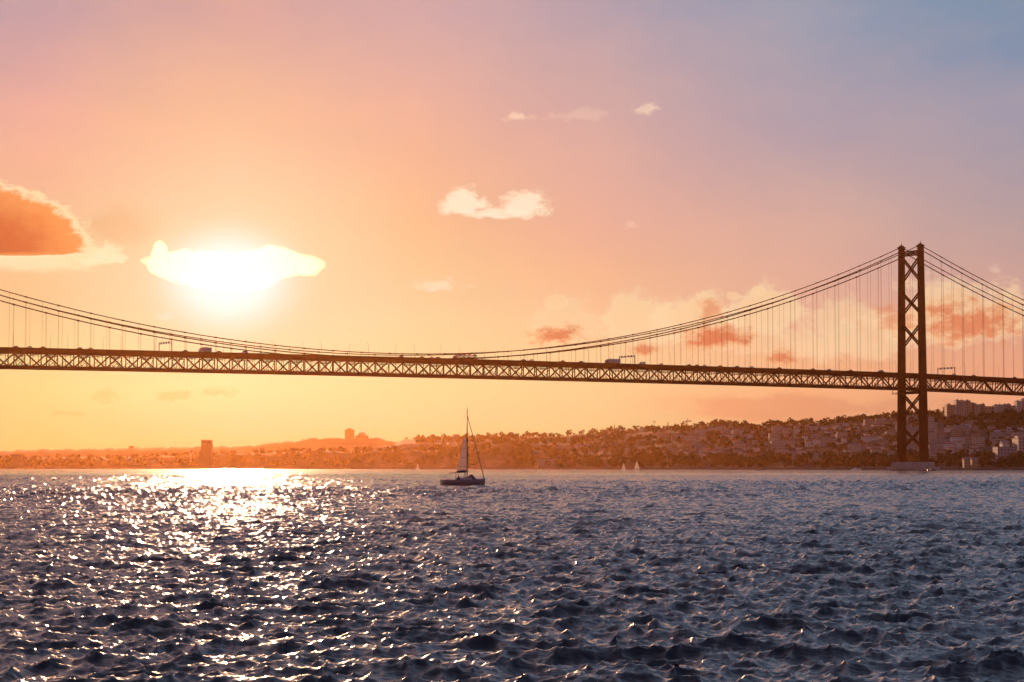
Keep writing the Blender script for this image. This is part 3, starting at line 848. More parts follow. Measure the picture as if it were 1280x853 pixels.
# cranes and masts
def crane(px, ytop, ybase, Y, jib, lab, side=1):
    o = empty('tower_crane', at(px, ybase, Y)); h = up(ytop, Y) - up(ybase, Y)
    m = MB()
    for x in (-.9, .9):
        for y in (-.9, .9): m.bar((x, y, -4), (x, y, h), .35)
    for j in range(8): m.bar((-.9, -.9, h * j / 8), (.9, -.9, h * (j + 1) / 8), .2)
    m.build('mast', M['steel_grey'], o)
    m = MB(); m.bar((-jib * .35, 0, h), (jib, 0, h), 1.2, 1.4); m.bar((0, 0, h + 4), (jib * .8, 0, h + .6), .25); m.bar((0, 0, h), (0, 0, h + 4), .8)
    m.build('jib', M['steel_grey'], o); MB().box((-jib * .3, 0, h - 1.4), (3, 1.6, 2.4)).build('counterweight', M['concrete'], o)
    tag(o, lab, 'crane')
crane(238, 565.4, 574, I(240, SHORE) + 60, 5, 'small crane on the far shore, the left of two beside the control tower')
crane(242.3, 565.2, 574, I(240, SHORE) + 70, 5, 'small crane on the far shore, the right of two beside the control tower')
crane(859, 526.6, 538, I(859, RIDGE) - 30, 7, 'tower crane on the ridge skyline under the bridge')
# flag poles of the waterfront mast
sp = empty('beacon_mast', at(6, 584, I(6, SHORE) - 4)); h = up(575, I(6, SHORE) - 4) - up(584, I(6, SHORE) - 4)
MB().tube([(0, 0, -3), (0, 0, h)], [1.0, .25], 6).build('pole', M['steel_grey'], sp); MB().box((0, 0, 1.2), (6, 6, 5), (.8, .8)).build('base', M['stone'], sp)
tag(sp, 'thin beacon mast on the shore left of the old keep', 'beacon')
# ------------------------------------------------------------------ boats
def hull_rings(L, B, fb, keel=.35, n=14, stern=.78):
    rings = []
    for i in range(n + 1):
        t = i / n; x = -L / 2 + L * t
        w = B / 2 * (stern + (1 - stern) * math.sin(min(1, t / .45) * math.pi / 2)) if t < .45 else B / 2 * max(.012, 1 - ((t - .45) / .55) ** 2.2)
        sh = fb * (1 + .16 * (t - .4) ** 2 * 4 * (1 if t > .4 else .3))
        xr = x + (.0 if t < .9 else .12 * (t - .9) / .1)
        rings.append([(x, 0, -keel), (x, w * .55, -keel * .75), (x, w * .86, .05), (x, w * .97, sh * .5), (xr, w, sh), (xr, -w, sh), (x, -w * .97, sh * .5), (x, -w * .86, .05), (x, -w * .55, -keel * .75)])
    return rings
def sail_mesh(p, n=9):
    """p: luff foot, luff head, leech head, leech foot; bellied cloth with thickness"""
    V = []
    for j in range(n + 1):
        v = j / n
        a = Vector(p[0]).lerp(Vector(p[1]), v); b = Vector(p[3]).lerp(Vector(p[2]), v)
        for i in range(7):
            u = i / 6; q = a.lerp(b, u); q.y += .22 * math.sin(math.pi * u) * (1 - .5 * v) * (b - a).length * .6
            V.append(q)
    m = MB(); f = [(j * 7 + i, j * 7 + i + 1, (j + 1) * 7 + i + 1, (j + 1) * 7 + i) for j in range(n) for i in range(6)]
    m.add(V, f)
    return m
BYD = F * CAMZ / (607.3 - HOR)
bp = at(579.6, 607.3, BYD)
yacht = empty('sailing_yacht', (bp.x, bp.y, 0), R(24))
L = 7.5
rg = hull_rings(L, 2.5, .98)
MB().loft(rg).build('hull', M['hull'], yacht, True)
dk = MB()
dk.loft([[(r[4][0], r[4][1] * .97, r[4][2] + .012), (r[5][0], r[5][1] * .97, r[5][2] + .012)] for r in rg], close=False, caps=False); dk.build('deck', M['deckw'], yacht)
st_ = MB(); st_.loft([[(r[3][0], r[3][1] + .012, r[3][2] + .22), (r[3][0], r[3][1] + .012, r[3][2] + .32)] for r in rg[:-1]], close=False, caps=False)
st_.build('rubbing_strake', M['deckw'], yacht)
cb = MB(); cb.box((.1, 0, 1.16), (2.6, 1.4, .36), (.86, .8)); cab_ = cb.build('cabin', M['deckw'], yacht)
wn = MB()
for x in (-.5, .2, .8): wn.box((x, .66, 1.16), (.42, .04, .14)); 
wn.build('porthole', M['glass'], cab_)
MX = .62
mast = MB().tube([(MX, 0, .9), (MX, 0, 7), (MX, 0, 12.55)], [.095, .085, .06], 8).build('mast', M['spar'], yacht)
sp_ = MB()
for z in (5.0, 8.6): sp_.bar((MX - .06, -.75, z), (MX, 0, z - .04), .05); sp_.bar((MX, 0, z - .04), (MX - .06, .75, z), .05)
sp_.build('spreader', M['spar'], mast)
MB().tube([(MX, 0, 12.5), (MX, 0, 13.0)], .02, 5).build('wind_vane', M['spar'], mast)
bm_ = MB(); bm_.tube([(MX, 0, 2.22), (MX - 3.1, .25, 2.02)], [.075, .065], 8); bm_.build('boom', M['spar'], yacht)
bs = MB(); bs.tube([(MX - .12, .02, 2.36), (MX - .9, .09, 2.36), (MX - 1.8, .17, 2.24)], [.15, .17, .1], 8); bs.build('reefed_sail_bundle', M['canvas'], yacht, True)
sl = sail_mesh([(MX - .1, 0, 2.36), (MX - .1, 0, 7.75), (MX - .56, .06, 7.72), (MX - 1.86, .17, 2.28)]).build('mainsail', M['sail'], yacht, True)
bt_ = MB()
for v in (.16, .42, .68, .9):
    a = Vector((MX - .1, .03, 2.36 + 5.4 * v)); w = 1.76 + (.46 - 1.76) * v
    bt_.bar(a, a + Vector((-w, .02 + .05 * (1 - v), -.1 * (1 - v))), .03, .05)
bt_.build('batten', M['spar'], sl)
bow = (L / 2 - .1, 0, 1.12)
MB().tube([bow, (MX + .05, 0, 11.35)], [.085, .05], 7).build('furled_jib', M['canvas'], yacht)
rg_ = MB()
rg_.tube([(-L / 2 + .1, 0, 1.05), (MX, 0, 12.5)], .012, 4)
for y in (-1.15, 1.15): rg_.tube([(MX - .2, y, 1.0), (MX - .06, y * .62, 5.0), (MX, 0, 11.2)], .012, 4)
rg_.build('rigging_wire', M['spar'], yacht)
MB().tube([(MX - 1.95, .15, 2.1), (MX - 2.0, .1, .98)], .045, 5).build('mainsheet', M['spar'], yacht)
MB().tube([(MX - .42, .03, 2.2), (MX - .3, 0, 1.1)], .075, 6).build('boom_vang', M['spar'], yacht)
bg = MB()
bg.loft([[(x, y * w, 1.04 + (z if y else z * 1.0)) for x, y, z in ((x0, -1, 0), (x0, -.7, h * .8), (x0, 0, h), (x0, .7, h * .8), (x0, 1, 0))] for x0, w, h in ((MX + .06, .35, .35), (MX + .4, .5, .62), (MX + .72, .5, .86), (MX + .95, .42, .78), (MX + 1.3, .34, .3), (MX + 1.6, .18, .05))])
bg.build('sail_bag', M['canvas'], yacht, True)
pp = MB()
for sx, x in ((1, L / 2 - .2), (-1, -L / 2 + .15)):
    for y in (-.35, .35): pp.tube([(x - .5 * sx, y * 1.9, 1.02), (x - .5 * sx, y * 1.9, 1.5)], .018, 5); pp.tube([(x - .5 * sx, y * 1.9, 1.5), (x, y, 1.55)], .018, 5)
    pp.tube([(x, -.35, 1.55), (x, .35, 1.55)], .018, 5)
pp.build('guard_rail', M['steel_grey'], yacht)
tag(yacht, 'dark hulled sailing yacht under a reefed mainsail on the river', 'sailing boat')

# the seated helmsman: one continuous skinned body
def make_person(loc, rz):
    vs = [(0, 0, .06, .15), (0, 0, .30, .16), (.02, 0, .50, .17), (.03, 0, .60, .07), (.05, 0, .74, .10), (.06, 0, .82, .08),
          (.06, .12, .04, .1), (.42, .14, .10, .075), (.46, .14, -.28, .05), (.56, .14, -.33, .05),
          (.06, -.12, .04, .1), (.42, -.14, .10, .075), (.46, -.14, -.28, .05), (.56, -.14, -.33, .05),
          (.02, .2, .48, .065), (.12, .27, .24, .05), (.34, .24, .20, .035), (.42, .23, .21, .03),
          (.02, -.2, .48, .065), (.08, -.28, .24, .05), (.30, -.22, .18, .035), (.38, -.21, .18, .03)]
    es = [(0, 1), (1, 2), (2, 3), (3, 4), (4, 5), (0, 6), (6, 7), (7, 8), (8, 9), (0, 10), (10, 11), (11, 12), (12, 13), (2, 14), (14, 15), (15, 16), (16, 17), (2, 18), (18, 19), (19, 20), (20, 21)]
    me = bpy.data.meshes.new('person'); me.from_pydata([v[:3] for v in vs], es, []); me.materials.append(M['jacket'])
    o = bpy.data.objects.new('person', me); C.objects.link(o)
    o.modifiers.new('skin', 'SKIN'); sk = me.skin_vertices[0] if me.skin_vertices else None
    if sk is None:
        bpy.context.view_layer.objects.active = o; sk = me.skin_vertices[0]
    for i, v in enumerate(vs): sk.data[i].radius = (v[3], v[3])
    sk.data[0].use_root = True
    o.modifiers.new('sub', 'SUBSURF').levels = 1
    o.location = loc; o.rotation_euler = (0, 0, rz)
    h = MB(); h.tube([(.03, 0, .80), (.04, 0, .87), (.05, 0, .9)], [.115, .1, .03], 8); h.build('cap', M['canvas'], o)
    return o
c_, s_ = math.cos(R(24)), math.sin(R(24))
lx, ly = MX - 1.72, -.62
pe = make_person((bp.x + c_ * lx - s_ * ly, bp.y + s_ * lx + c_ * ly, 1.02 - .22), R(24 - 160))
tag(pe, 'person in a dark jacket and cap sitting in the cockpit of the sailing yacht', 'person')

def small_sail(px, pyw, H, lab):
    Y = F * CAMZ / (pyw - HOR); p = at(px, pyw, Y)
    o = empty('small_sailboat', (p.x, Y, 0), R(-20))
    l = H * .62
    MB().loft(hull_rings(l, l * .3, l * .11, .2, 10)).build('hull', M['white_hull'], o, True)
    MB().tube([(l * .08, 0, 0), (l * .08, 0, H)], .07, 6).build('mast', M['spar'], o)
    sail_mesh([(l * .07, 0, H * .14), (l * .07, 0, H * .98), (l * .05, 0, H * .98), (-l * .42, .1, H * .13)]).build('mainsail', M['sailw'], o, True)
    sail_mesh([(l * .47, 0, H * .12), (l * .1, 0, H * .82), (l * .09, 0, H * .81), (l * .12, .1, H * .12)]).build('jib', M['sailw'], o, True)
    MB().tube([(l * .07, 0, H * .125), (-l * .44, .1, H * .12)], .06, 5).build('boom', M['spar'], o)
    return tag(o, lab, 'sailing boat', 'small white sailing boats far off')
small_sail(779.5, 587.7, 7.8, 'small white sailing boat far off, the shorter and left one of the close pair')
small_sail(796, 587.7, 10.2, 'white sailing boat far off, the taller and right one of the close pair')
small_sail(522.2, 586.95, 8.4, 'faint pale sailing boat in the haze left of the dark yacht')
def motorboat(px, pyw, l, hullm, lab, rz=0):
    Y = F * CAMZ / (pyw - HOR); p = at(px, pyw, Y)
    o = empty('motorboat', (p.x, Y, 0), R(rz))
    MB().loft(hull_rings(l, l * .32, l * .13, .2, 10)).build('hull', M[hullm], o, True)
    MB().box((-l * .05, 0, l * .19), (l * .34, l * .22, l * .16), (.75, .85)).build('wheelhouse', M['deckw'] if hullm == 'hull' else M['white_hull'], o)
    MB().box((.0 - l * .05, 0, l * .205), (l * .31, l * .235, l * .05)).build('window', M['glass'], o)
    MB().tube([(-l * .1, 0, l * .27), (-l * .12, 0, l * .46)], .05, 5).build('aerial', M['spar'], o)
    return tag(o, lab, 'motorboat')
motorboat(948, 588.4, 5.6, 'hull', 'small dark motorboat on the water below the hazy hillside', 12)
motorboat(1070, 588.0, 9.5, 'white_hull', 'low pale motorboat just left of the bridge tower pier', -8)
motorboat(325, 586.7, 9.5, 'hull', 'hazy dark boat near the far shore under the sun glow', 5)
motorboat(281, 586.6, 11, 'white_hull', 'pale moored boat near the far shore right of the control tower, left one of two', 0)
motorboat(291, 586.6, 8.5, 'white_hull', 'pale moored boat near the far shore right of the control tower, right one of two', 0)
motorboat(1165, 588.9, 7.5, 'hull', 'dark workboat lying against the rocks of the bridge tower pier', 5)

# ------------------------------------------------------------------ water
def waves(N, Lp, kp, seed, th0, kmin, kmax, spread):
    rng = np.random.default_rng(seed)
    k1 = np.fft.fftfreq(N, 1.0 / N) * 2 * np.pi / Lp
    kx, ky = np.meshgrid(k1, k1); k = np.hypot(kx, ky); k[0, 0] = 1
    th = np.arctan2(ky, kx) - th0
    D = np.where(np.cos(th) > 0, np.cos(th) ** 4, 0) * (1 - spread) + spread * .4
    S = k ** -3.9 * np.exp(-1.25 * (kp / k) ** 2) * D
    S[(k < kmin) | (k >= kmax)] = 0; S[0, 0] = 0
    A = (rng.normal(size=(N, N)) + 1j * rng.normal(size=(N, N))) * np.sqrt(S) * (2 * np.pi / Lp)
    def f(a): return np.real(np.fft.ifft2(a)) * N * N
    return k, kx, ky, A, f
HS_STD = .052
KP = 2 * np.pi / 2.8
k, kx, ky, A, fi = waves(1024, 170.0, KP, 5, R(-76), 0, 2 * np.pi / .8, .07)
sc0 = HS_STD / fi(A).std()
lev = []
for lam in (.8, 2.2, 5.0):
    B = np.where(k < 2 * np.pi / lam, A, 0) * sc0
    lev.append(np.stack([fi(B), fi(-1j * kx / k * B), fi(-1j * ky / k * B)], -1).astype(np.float32))
k, kx, ky, A, fi = waves(1024, 31.0, KP, 9, R(-52), 2 * np.pi / .8, 2 * np.pi / .07, .2)
B = A * sc0 * 1.1
fine = np.stack([fi(B), fi(-1j * kx / k * B), fi(-1j * ky / k * B)], -1).astype(np.float32)
def sample(T, Lp, x, y):
    N = T.shape[0]; u = (x / Lp * N) % N; v = (y / Lp * N) % N
    i = np.floor(u).astype(np.int64); j = np.floor(v).astype(np.int64); a = (u - i)[..., None]; b = (v - j)[..., None]
    i %= N; j %= N; i2 = (i + 1) % N; j2 = (j + 1) % N
    return (T[j, i] * (1 - a) + T[j, i2] * a) * (1 - b) + (T[j2, i] * (1 - a) + T[j2, i2] * a) * b
rows = [-220, -80, -20, 0, 6, 10]
y = 12.0
while y < 1500: rows.append(y); y *= 1.0032
while y < 6100: rows.append(y); y *= 1.05
rows = np.array(rows + [6200.0])
cols = np.concatenate([-np.geomspace(2.6, .31, 34)[:-1], np.arange(-.30, .3001, .0005), np.geomspace(.31, 2.6, 34)[1:]])
YY, AA = np.meshgrid(rows, cols, indexing='ij')
XX = AA * np.maximum(YY, 14.0)
d = np.hypot(XX, YY)
P = np.zeros(XX.shape + (3,), np.float32)
sp_r = YY * .0028
def ss_(a, b, x):
    t = np.clip((x - a) / (b - a), 0, 1); return (t * t * (3 - 2 * t))[..., None]
side = 1 - ss_(.3, .5, np.abs(AA))
w1 = ss_(700, 1200, YY); w2 = ss_(1100, 1450, YY)
D1 = sample(lev[0], 170, XX, YY); D2 = sample(lev[1], 170, XX, YY); D3 = sample(lev[2], 170, XX, YY)
Dt = (D1 * (1 - w1) + D2 * w1) * (1 - w2) + D3 * w2
ca, sa = math.cos(.5), math.sin(.5)
Df = sample(fine, 31, XX * ca + YY * sa, -XX * sa + YY * ca)
Df = np.stack([Df[..., 0], Df[..., 1] * ca - Df[..., 2] * sa, Df[..., 1] * sa + Df[..., 2] * ca], -1)
Dt = Dt + Df * (1 - .75 * ss_(120, 900, YY))
# calmer and rougher patches drifting over the river
gust = 1 + .36 * np.sin(XX * .021 + 1.1 * np.sin(YY * .013)) * np.sin(YY * .017 + .6)
Dt = Dt * side * gust[..., None] * (1 + 1.2 * ss_(60, 420, YY)) * (1 - ss_(1100, 1480, YY)) * ss_(4, 12, YY)
CH = -1.0
P[..., 0] = XX + CH * Dt[..., 1]; P[..., 1] = YY + CH * Dt[..., 2]; P[..., 2] = Dt[..., 0]
nr, ncol = XX.shape
idx = np.arange(nr * ncol).reshape(nr, ncol)
Qw = np.stack([idx[:-1, :-1], idx[:-1, 1:], idx[1:, 1:], idx[1:, :-1]], -1).reshape(-1, 4)
def water_mat():
    m = bpy.data.materials.new('river_water'); m.use_nodes = True
    nt = m.node_tree; b = nt.nodes['Principled BSDF']
    b.inputs['Base Color'].default_value = (.006, .011, .017, 1); b.inputs['IOR'].default_value = 1.333
    b.inputs['Roughness'].default_value = WATER_ROUGH
    b.inputs['Specular IOR Level'].default_value = .5; b.inputs['Coat Weight'].default_value = .7; b.inputs['Coat Roughness'].default_value = .06; b.inputs['Coat IOR'].default_value = 1.333
    tc = nt.nodes.new('ShaderNodeTexCoord')
    def nz(scale, sx, sy, det):
        mp = nt.nodes.new('ShaderNodeMapping'); mp.inputs['Scale'].default_value = (sx, sy, 1); mp.inputs['Rotation'].default_value = (0, 0, .35)
        n = nt.nodes.new('ShaderNodeTexNoise'); n.inputs['Scale'].default_value = scale; n.inputs['Detail'].default_value = det; n.inputs['Roughness'].default_value = .6
        nt.links.new(tc.outputs['Object'], mp.inputs[0]); nt.links.new(mp.outputs[0], n.inputs['Vector'])
        return n.outputs['Fac']
    # small capillary ripples: slope noise added to the surface normal
    def ripple(scale, sx, sy, det, amp, prev):
        mp = nt.nodes.new('ShaderNodeMapping'); mp.inputs['Scale'].default_value = (sx, sy, 1); mp.inputs['Rotation'].default_value = (0, 0, .35)
        n = nt.nodes.new('ShaderNodeTexNoise'); n.inputs['Scale'].default_value = scale; n.inputs['Detail'].default_value = det; n.inputs['Roughness'].default_value = .6
        nt.links.new(tc.outputs['Object'], mp.inputs[0]); nt.links.new(mp.outputs[0], n.inputs['Vector'])
        s = nt.nodes.new('ShaderNodeVectorMath'); s.operation = 'SUBTRACT'; s.inputs[1].default_value = (.5, .5, .5); nt.links.new(n.outputs['Color'], s.inputs[0])
        k = nt.nodes.new('ShaderNodeVectorMath'); k.operation = 'MULTIPLY'; k.inputs[1].default_value = (amp * .7, amp, 0); nt.links.new(s.outputs[0], k.inputs[0])
        a = nt.nodes.new('ShaderNodeVectorMath'); a.operation = 'ADD'; nt.links.new(prev, a.inputs[0]); nt.links.new(k.outputs[0], a.inputs[1])
        return a.outputs[0]
    g = nt.nodes.new('ShaderNodeNewGeometry')
    v = ripple(7.0, .5, 1.5, 5, .95, g.outputs['Normal'])
    v = ripple(1.6, .5, 1.5, 4, .46, v)
    nm = nt.nodes.new('ShaderNodeVectorMath'); nm.operation = 'NORMALIZE'; nt.links.new(v, nm.inputs[0])
    nt.links.new(nm.outputs[0], b.inputs['Normal']); nt.links.new(nm.outputs[0], b.inputs['Coat Normal'])
    return m
WATER_ROUGH = .46
o = bpy.data.objects.new('water', np_mesh('water', P.reshape(-1, 3), Qw, water_mat())); C.objects.link(o); tag(o, kind='structure')

# ------------------------------------------------------------------ sky, sun, air
E0_SUN = (HOR - 322) / F
SUN_AZ, SUN_EL = math.atan((288 - 640) / F), E0_SUN
HAZE_D, HAZE_G, SUN_E = 1.27e-5, .85, 4.5
SUN_C, AIR_C = (1, .52, .27), (1, .42, .125)
sun = bpy.data.lights.new('sun', 'SUN'); sun.energy = SUN_E; sun.angle = R(.6); sun.color = SUN_C
so = bpy.data.objects.new('sun', sun); C.objects.link(so)
sd = Vector((math.sin(SUN_AZ) * math.cos(SUN_EL), math.cos(SUN_AZ) * math.cos(SUN_EL), math.sin(SUN_EL)))
so.rotation_euler = sd.to_track_quat('Z', 'Y').to_euler()
so.location = (0, 0, 400)

w = bpy.data.worlds.new('World'); scene.world = w; w.use_nodes = True
nt = w.node_tree; nt.nodes.clear()
def node(t, **kw):
    n = nt.nodes.new(t)
    for k_, v_ in kw.items(): setattr(n, k_, v_)
    return n
def put(sock, v):
    if isinstance(v, bpy.types.NodeSocket): nt.links.new(v, sock)
    else: sock.default_value = v
def mth(op, a, b=None, c=None, clamp=False):
    n = node('ShaderNodeMath', operation=op, use_clamp=clamp)
    put(n.inputs[0], a)
    if b is not None: put(n.inputs[1], b)
    if c is not None: put(n.inputs[2], c)
    return n.outputs[0]
def smooth(x, a, b):
    n = node('ShaderNodeMapRange', interpolation_type='SMOOTHSTEP')
    put(n.inputs['Value'], x); n.inputs['From Min'].default_value = a; n.inputs['From Max'].default_value = b
    return n.outputs['Result']
def linear(x, a, b):
    n = node('ShaderNodeMapRange'); put(n.inputs['Value'], x); n.inputs['From Min'].default_value = a; n.inputs['From Max'].default_value = b
    return n.outputs['Result']
def mix(f, a, b, blend='MIX'):
    n = node('ShaderNodeMix', data_type='RGBA', blend_type=blend)
    put(n.inputs['Factor'], f); put(n.inputs['A'], a); put(n.inputs['B'], b)
    return n.outputs['Result']
geo = node('ShaderNodeTexCoord'); sep = node('ShaderNodeSeparateXYZ'); nt.links.new(geo.outputs['Generated'], sep.inputs[0])
DX, DY, DZ = sep.outputs
az = mth('ARCTAN2', DX, DY); el = mth('ARCSINE', DZ)
A0 = lambda px: math.atan((px - 640) / F)              # photo column -> azimuth, radians
E0 = lambda py: (HOR - py) / F                         # photo row -> elevation, radians
AIR_X = [-700, -260, 15, 50, 150, 220, 290, 360, 420, 520, 630, 740, 860, 1000, 1260, 2000]
AIR_Y = [20, 80, 150, 220, 280, 310, 360, 400, 425, 500, 520, 579]
AIR_R = [[0.080, 0.132, 0.200, 0.209, 0.234, 0.244, 0.244, 0.244, 0.229, 0.202, 0.156, 0.117, 0.087, 0.059, 0.034, 0.017],
         [0.090, 0.148, 0.224, 0.239, 0.271, 0.294, 0.300, 0.285, 0.280, 0.229, 0.177, 0.130, 0.093, 0.064, 0.037, 0.019],
         [0.115, 0.190, 0.288, 0.312, 0.369, 0.389, 0.389, 0.376, 0.349, 0.294, 0.209, 0.156, 0.112, 0.076, 0.042, 0.021],
         [0.148, 0.244, 0.369, 0.389, 0.446, 0.485, 0.485, 0.461, 0.446, 0.349, 0.244, 0.186, 0.133, 0.087, 0.050, 0.025],
         [0.148, 0.244, 0.369, 0.403, 0.485, 0.516, 0.516, 0.516, 0.477, 0.356, 0.269, 0.200, 0.152, 0.106, 0.059, 0.030],
         [0.138, 0.228, 0.346, 0.389, 0.469, 0.474, 0.476, 0.474, 0.465, 0.337, 0.266, 0.219, 0.165, 0.116, 0.066, 0.033],
         [0.136, 0.224, 0.340, 0.349, 0.417, 0.439, 0.436, 0.432, 0.417, 0.356, 0.300, 0.244, 0.195, 0.141, 0.082, 0.041],
         [0.185, 0.305, 0.461, 0.461, 0.481, 0.500, 0.500, 0.492, 0.485, 0.469, 0.389, 0.327, 0.244, 0.175, 0.099, 0.050],
         [0.230, 0.379, 0.575, 0.601, 0.660, 0.646, 0.637, 0.656, 0.670, 0.637, 0.508, 0.403, 0.297, 0.204, 0.116, 0.058],
         [0.427, 0.704, 1.067, 1.142, 1.317, 1.388, 1.402, 1.381, 1.303, 1.129, 0.868, 0.665, 0.477, 0.330, 0.186, 0.093],
         [0.427, 0.704, 1.067, 1.142, 1.317, 1.388, 1.402, 1.381, 1.303, 1.129, 0.868, 0.665, 0.477, 0.330, 0.186, 0.093],
         [0.427, 0.704, 1.067, 1.142, 1.317, 1.388, 1.402, 1.381, 1.303, 1.129, 0.868, 0.665, 0.477, 0.330, 0.186, 0.093]]
def air(px, py):
    """light the sunlit haze adds in this direction: the sky behind it is that much dimmer"""
    col = [float(np.interp(px, AIR_X, r_)) for r_ in AIR_R]
    k_ = float(np.interp(py, AIR_Y, col))
    return [k_, 0.231 * k_, 0.037 * k_]
def clear(c, px, py, lo=.03):
    return (*[max(lo, v - b_) for v, b_ in zip(lin(c), air(px, py))], 1.0)
tcoord = mth('POWER', mth('DIVIDE', mth('MAXIMUM', el, 0.0), math.pi / 2, clamp=True), .5)
def col_ramp(stops):
    n = node('ShaderNodeValToRGB'); put(n.inputs['Fac'], tcoord); e = n.color_ramp.elements
    first = True
    for deg, c in stops:
        t = min(1, (deg / 90.0) ** .5)
        if first: e[0].position = t; e[0].color = c; first = False; k_ = 1
        elif k_ == 1: e[1].position = t; e[1].color = c; k_ = 2
        else:
            x = e.new(t); x.color = c
    return n.outputs['Color']
ROWS = [570, 520, 450, 400, 340, 280, 150, 20]
def column(cols, hi, px=3000):
    st2 = [(0.0, clear(cols[0], px, 579))] + [(math.degrees(E0(r)), clear(c, px, r)) for r, c in zip(ROWS, cols)] + [(d_, lin(c)) for d_, c in zip((19, 32, 55, 90), hi)]
    return col_ramp(st2)
#SKYTABLE
HI_L = [(172, 148, 158), (138, 130, 152), (80, 86, 112), (58, 66, 92)]
HI_R = [(116, 138, 168), (104, 122, 154), (78, 92, 122), (54, 64, 92)]
COLS = [
 (-260, [(248, 195, 115), (246, 200, 128), (247, 200, 138), (246, 190, 138), (240, 182, 140), (236, 175, 142), (220, 165, 150), (188, 155, 162)], HI_L),
 (50, [(250, 203, 115), (248, 209, 134), (249, 207, 145), (250, 196, 140), (245, 190, 140), (238, 180, 140), (231, 169, 157), (198, 157, 165)], HI_L),
 (165, [(250, 205, 118), (249, 215, 146), (249, 215, 157), (249, 210, 158), (245, 203, 158), (240, 193, 155), (236, 180, 152), (207, 161, 160)], HI_L),
 (290, [(250, 207, 122), (249, 220, 157), (249, 222, 168), (248, 222, 175), (246, 215, 175), (242, 206, 170), (239, 186, 152), (214, 163, 158)], HI_L),
 (400, [(250, 205, 120), (249, 216, 154), (249, 215, 162), (248, 214, 166), (245, 204, 158), (242, 195, 155), (235, 180, 153), (209, 163, 163)], HI_L),
 (520, [(249, 203, 118), (248, 212, 150), (248, 208, 155), (247, 207, 157), (244, 195, 146), (241, 183, 138), (231, 174, 154), (204, 162, 168)], HI_L),
 (740, [(248, 195, 115), (248, 201, 144), (248, 203, 150), (244, 190, 148), (240, 180, 144), (230, 171, 152), (206, 163, 162), (176, 155, 171)], HI_R),
 (1000, [(245, 180, 115), (242, 172, 121), (242, 178, 135), (232, 172, 146), (220, 168, 152), (209, 165, 157), (172, 155, 170), (140, 151, 177)], HI_R),
 (1260, [(238, 162, 115), (236, 160, 120), (232, 160, 128), (216, 158, 140), (198, 157, 152), (183, 156, 158), (152, 149, 171), (115, 141, 171)], HI_R),
 (1800, [(205, 150, 130), (200, 148, 135), (190, 145, 140), (175, 142, 148), (155, 142, 155), (142, 142, 162), (112, 134, 166), (90, 124, 160)], HI_R),
]
base = column(*COLS[0][1:], COLS[0][0])
for (p0, *_), (p1, c, h) in zip(COLS[:-1], COLS[1:]):
    base = mix(linear(az, A0(p0), A0(p1)), base, column(c, h, p1))
aabs = mth('ABSOLUTE', az)
backc = column([(185, 140, 150)] * 2 + [(195, 150, 165)] * 2 + [(185, 152, 175)] * 2 + [(150, 140, 180)] * 2, [(122, 126, 165), (92, 106, 150), (66, 82, 122), (50, 64, 100)])
base = mix(smooth(aabs, R(24), R(75)), base, backc)
PX = mth('ADD', mth('MULTIPLY', mth('TANGENT', mth('MINIMUM', mth('MAXIMUM', az, -1.2), 1.2)), F), 640.0)   # direction in angular units, sun and clouds share it
PY = mth('SUBTRACT', HOR, mth('MULTIPLY', el, F))
def fbm(sx, sy, seed, det=7, rough=.58):
    cv = node('ShaderNodeCombineXYZ'); put(cv.inputs[0], mth('DIVIDE', PX, sx)); put(cv.inputs[1], mth('DIVIDE', PY, sy)); cv.inputs[2].default_value = seed
    n = node('ShaderNodeTexNoise'); n.inputs['Scale'].default_value = 1; n.inputs['Detail'].default_value = det; n.inputs['Roughness'].default_value = rough
    nt.links.new(cv.outputs[0], n.inputs['Vector'])
    return n.outputs['Fac']
N1, N2, N3 = fbm(40, 30, 3.3, 9, .62), fbm(95, 42, 8.1, 8, .6), fbm(240, 120, 5.2, 5)
N0 = fbm(19, 12, 1.7, 9, .62)
front = smooth(DY, .2, .5)
sky = mix(mth('MULTIPLY', mth('SUBTRACT', N3, .36), .8, clamp=True), base, mix(.5, base, lin((244, 190, 150))))
def gauss(cx, cy, rx, ry, amp):
    a = mth('POWER', mth('DIVIDE', mth('SUBTRACT', PX, cx), rx), 2.0); b = mth('POWER', mth('DIVIDE', mth('SUBTRACT', PY, cy), ry), 2.0)
    g = mth('MULTIPLY', mth('EXPONENT', mth('MULTIPLY', mth('ADD', a, b), -1.0)), amp)
    return mth('MULTIPLY', g, front)
def glow(s, g, c):
    return mix(g, s, mix(1.0, s, (*c, 1), 'ADD'))
def cloud(s, cx, cy, rx, ry, rim, core, amp=1.1, op=1.0, e0=0.0, e1=.16, c0=.18, c1=.55, flat=1.7, n=None):
    qx = mth('DIVIDE', mth('SUBTRACT', PX, cx), rx); qy = mth('DIVIDE', mth('SUBTRACT', PY, cy), ry)
    if flat != 1: qy = mth('MAXIMUM', mth('MULTIPLY', qy, flat), mth('MULTIPLY', qy, -1.0))
    dd = mth('SQRT', mth('ADD', mth('POWER', qx, 2.0), mth('POWER', qy, 2.0)))
    dd = mth('ADD', mth('SUBTRACT', 1.0, dd), mth('MULTIPLY', mth('SUBTRACT', n or N1, .5), amp * 1.9))
    a = mth('MULTIPLY', mth('MULTIPLY', smooth(dd, e0, e1), op), front)
    c = mix(smooth(dd, c0, c1), clear(rim, cx, cy), clear(core, cx, cy))
    return mix(a, s, c)
# dusky patches beside the sun, then its glare
sky = cloud(sky, 150, 290, 70, 42, (238, 176, 122), (230, 155, 98), amp=.5, op=.55, e0=0, e1=.8, flat=1)
sky = mix(gauss(286, 348, 175, 115, .85), sky, clear((236, 214, 174), 286, 352))
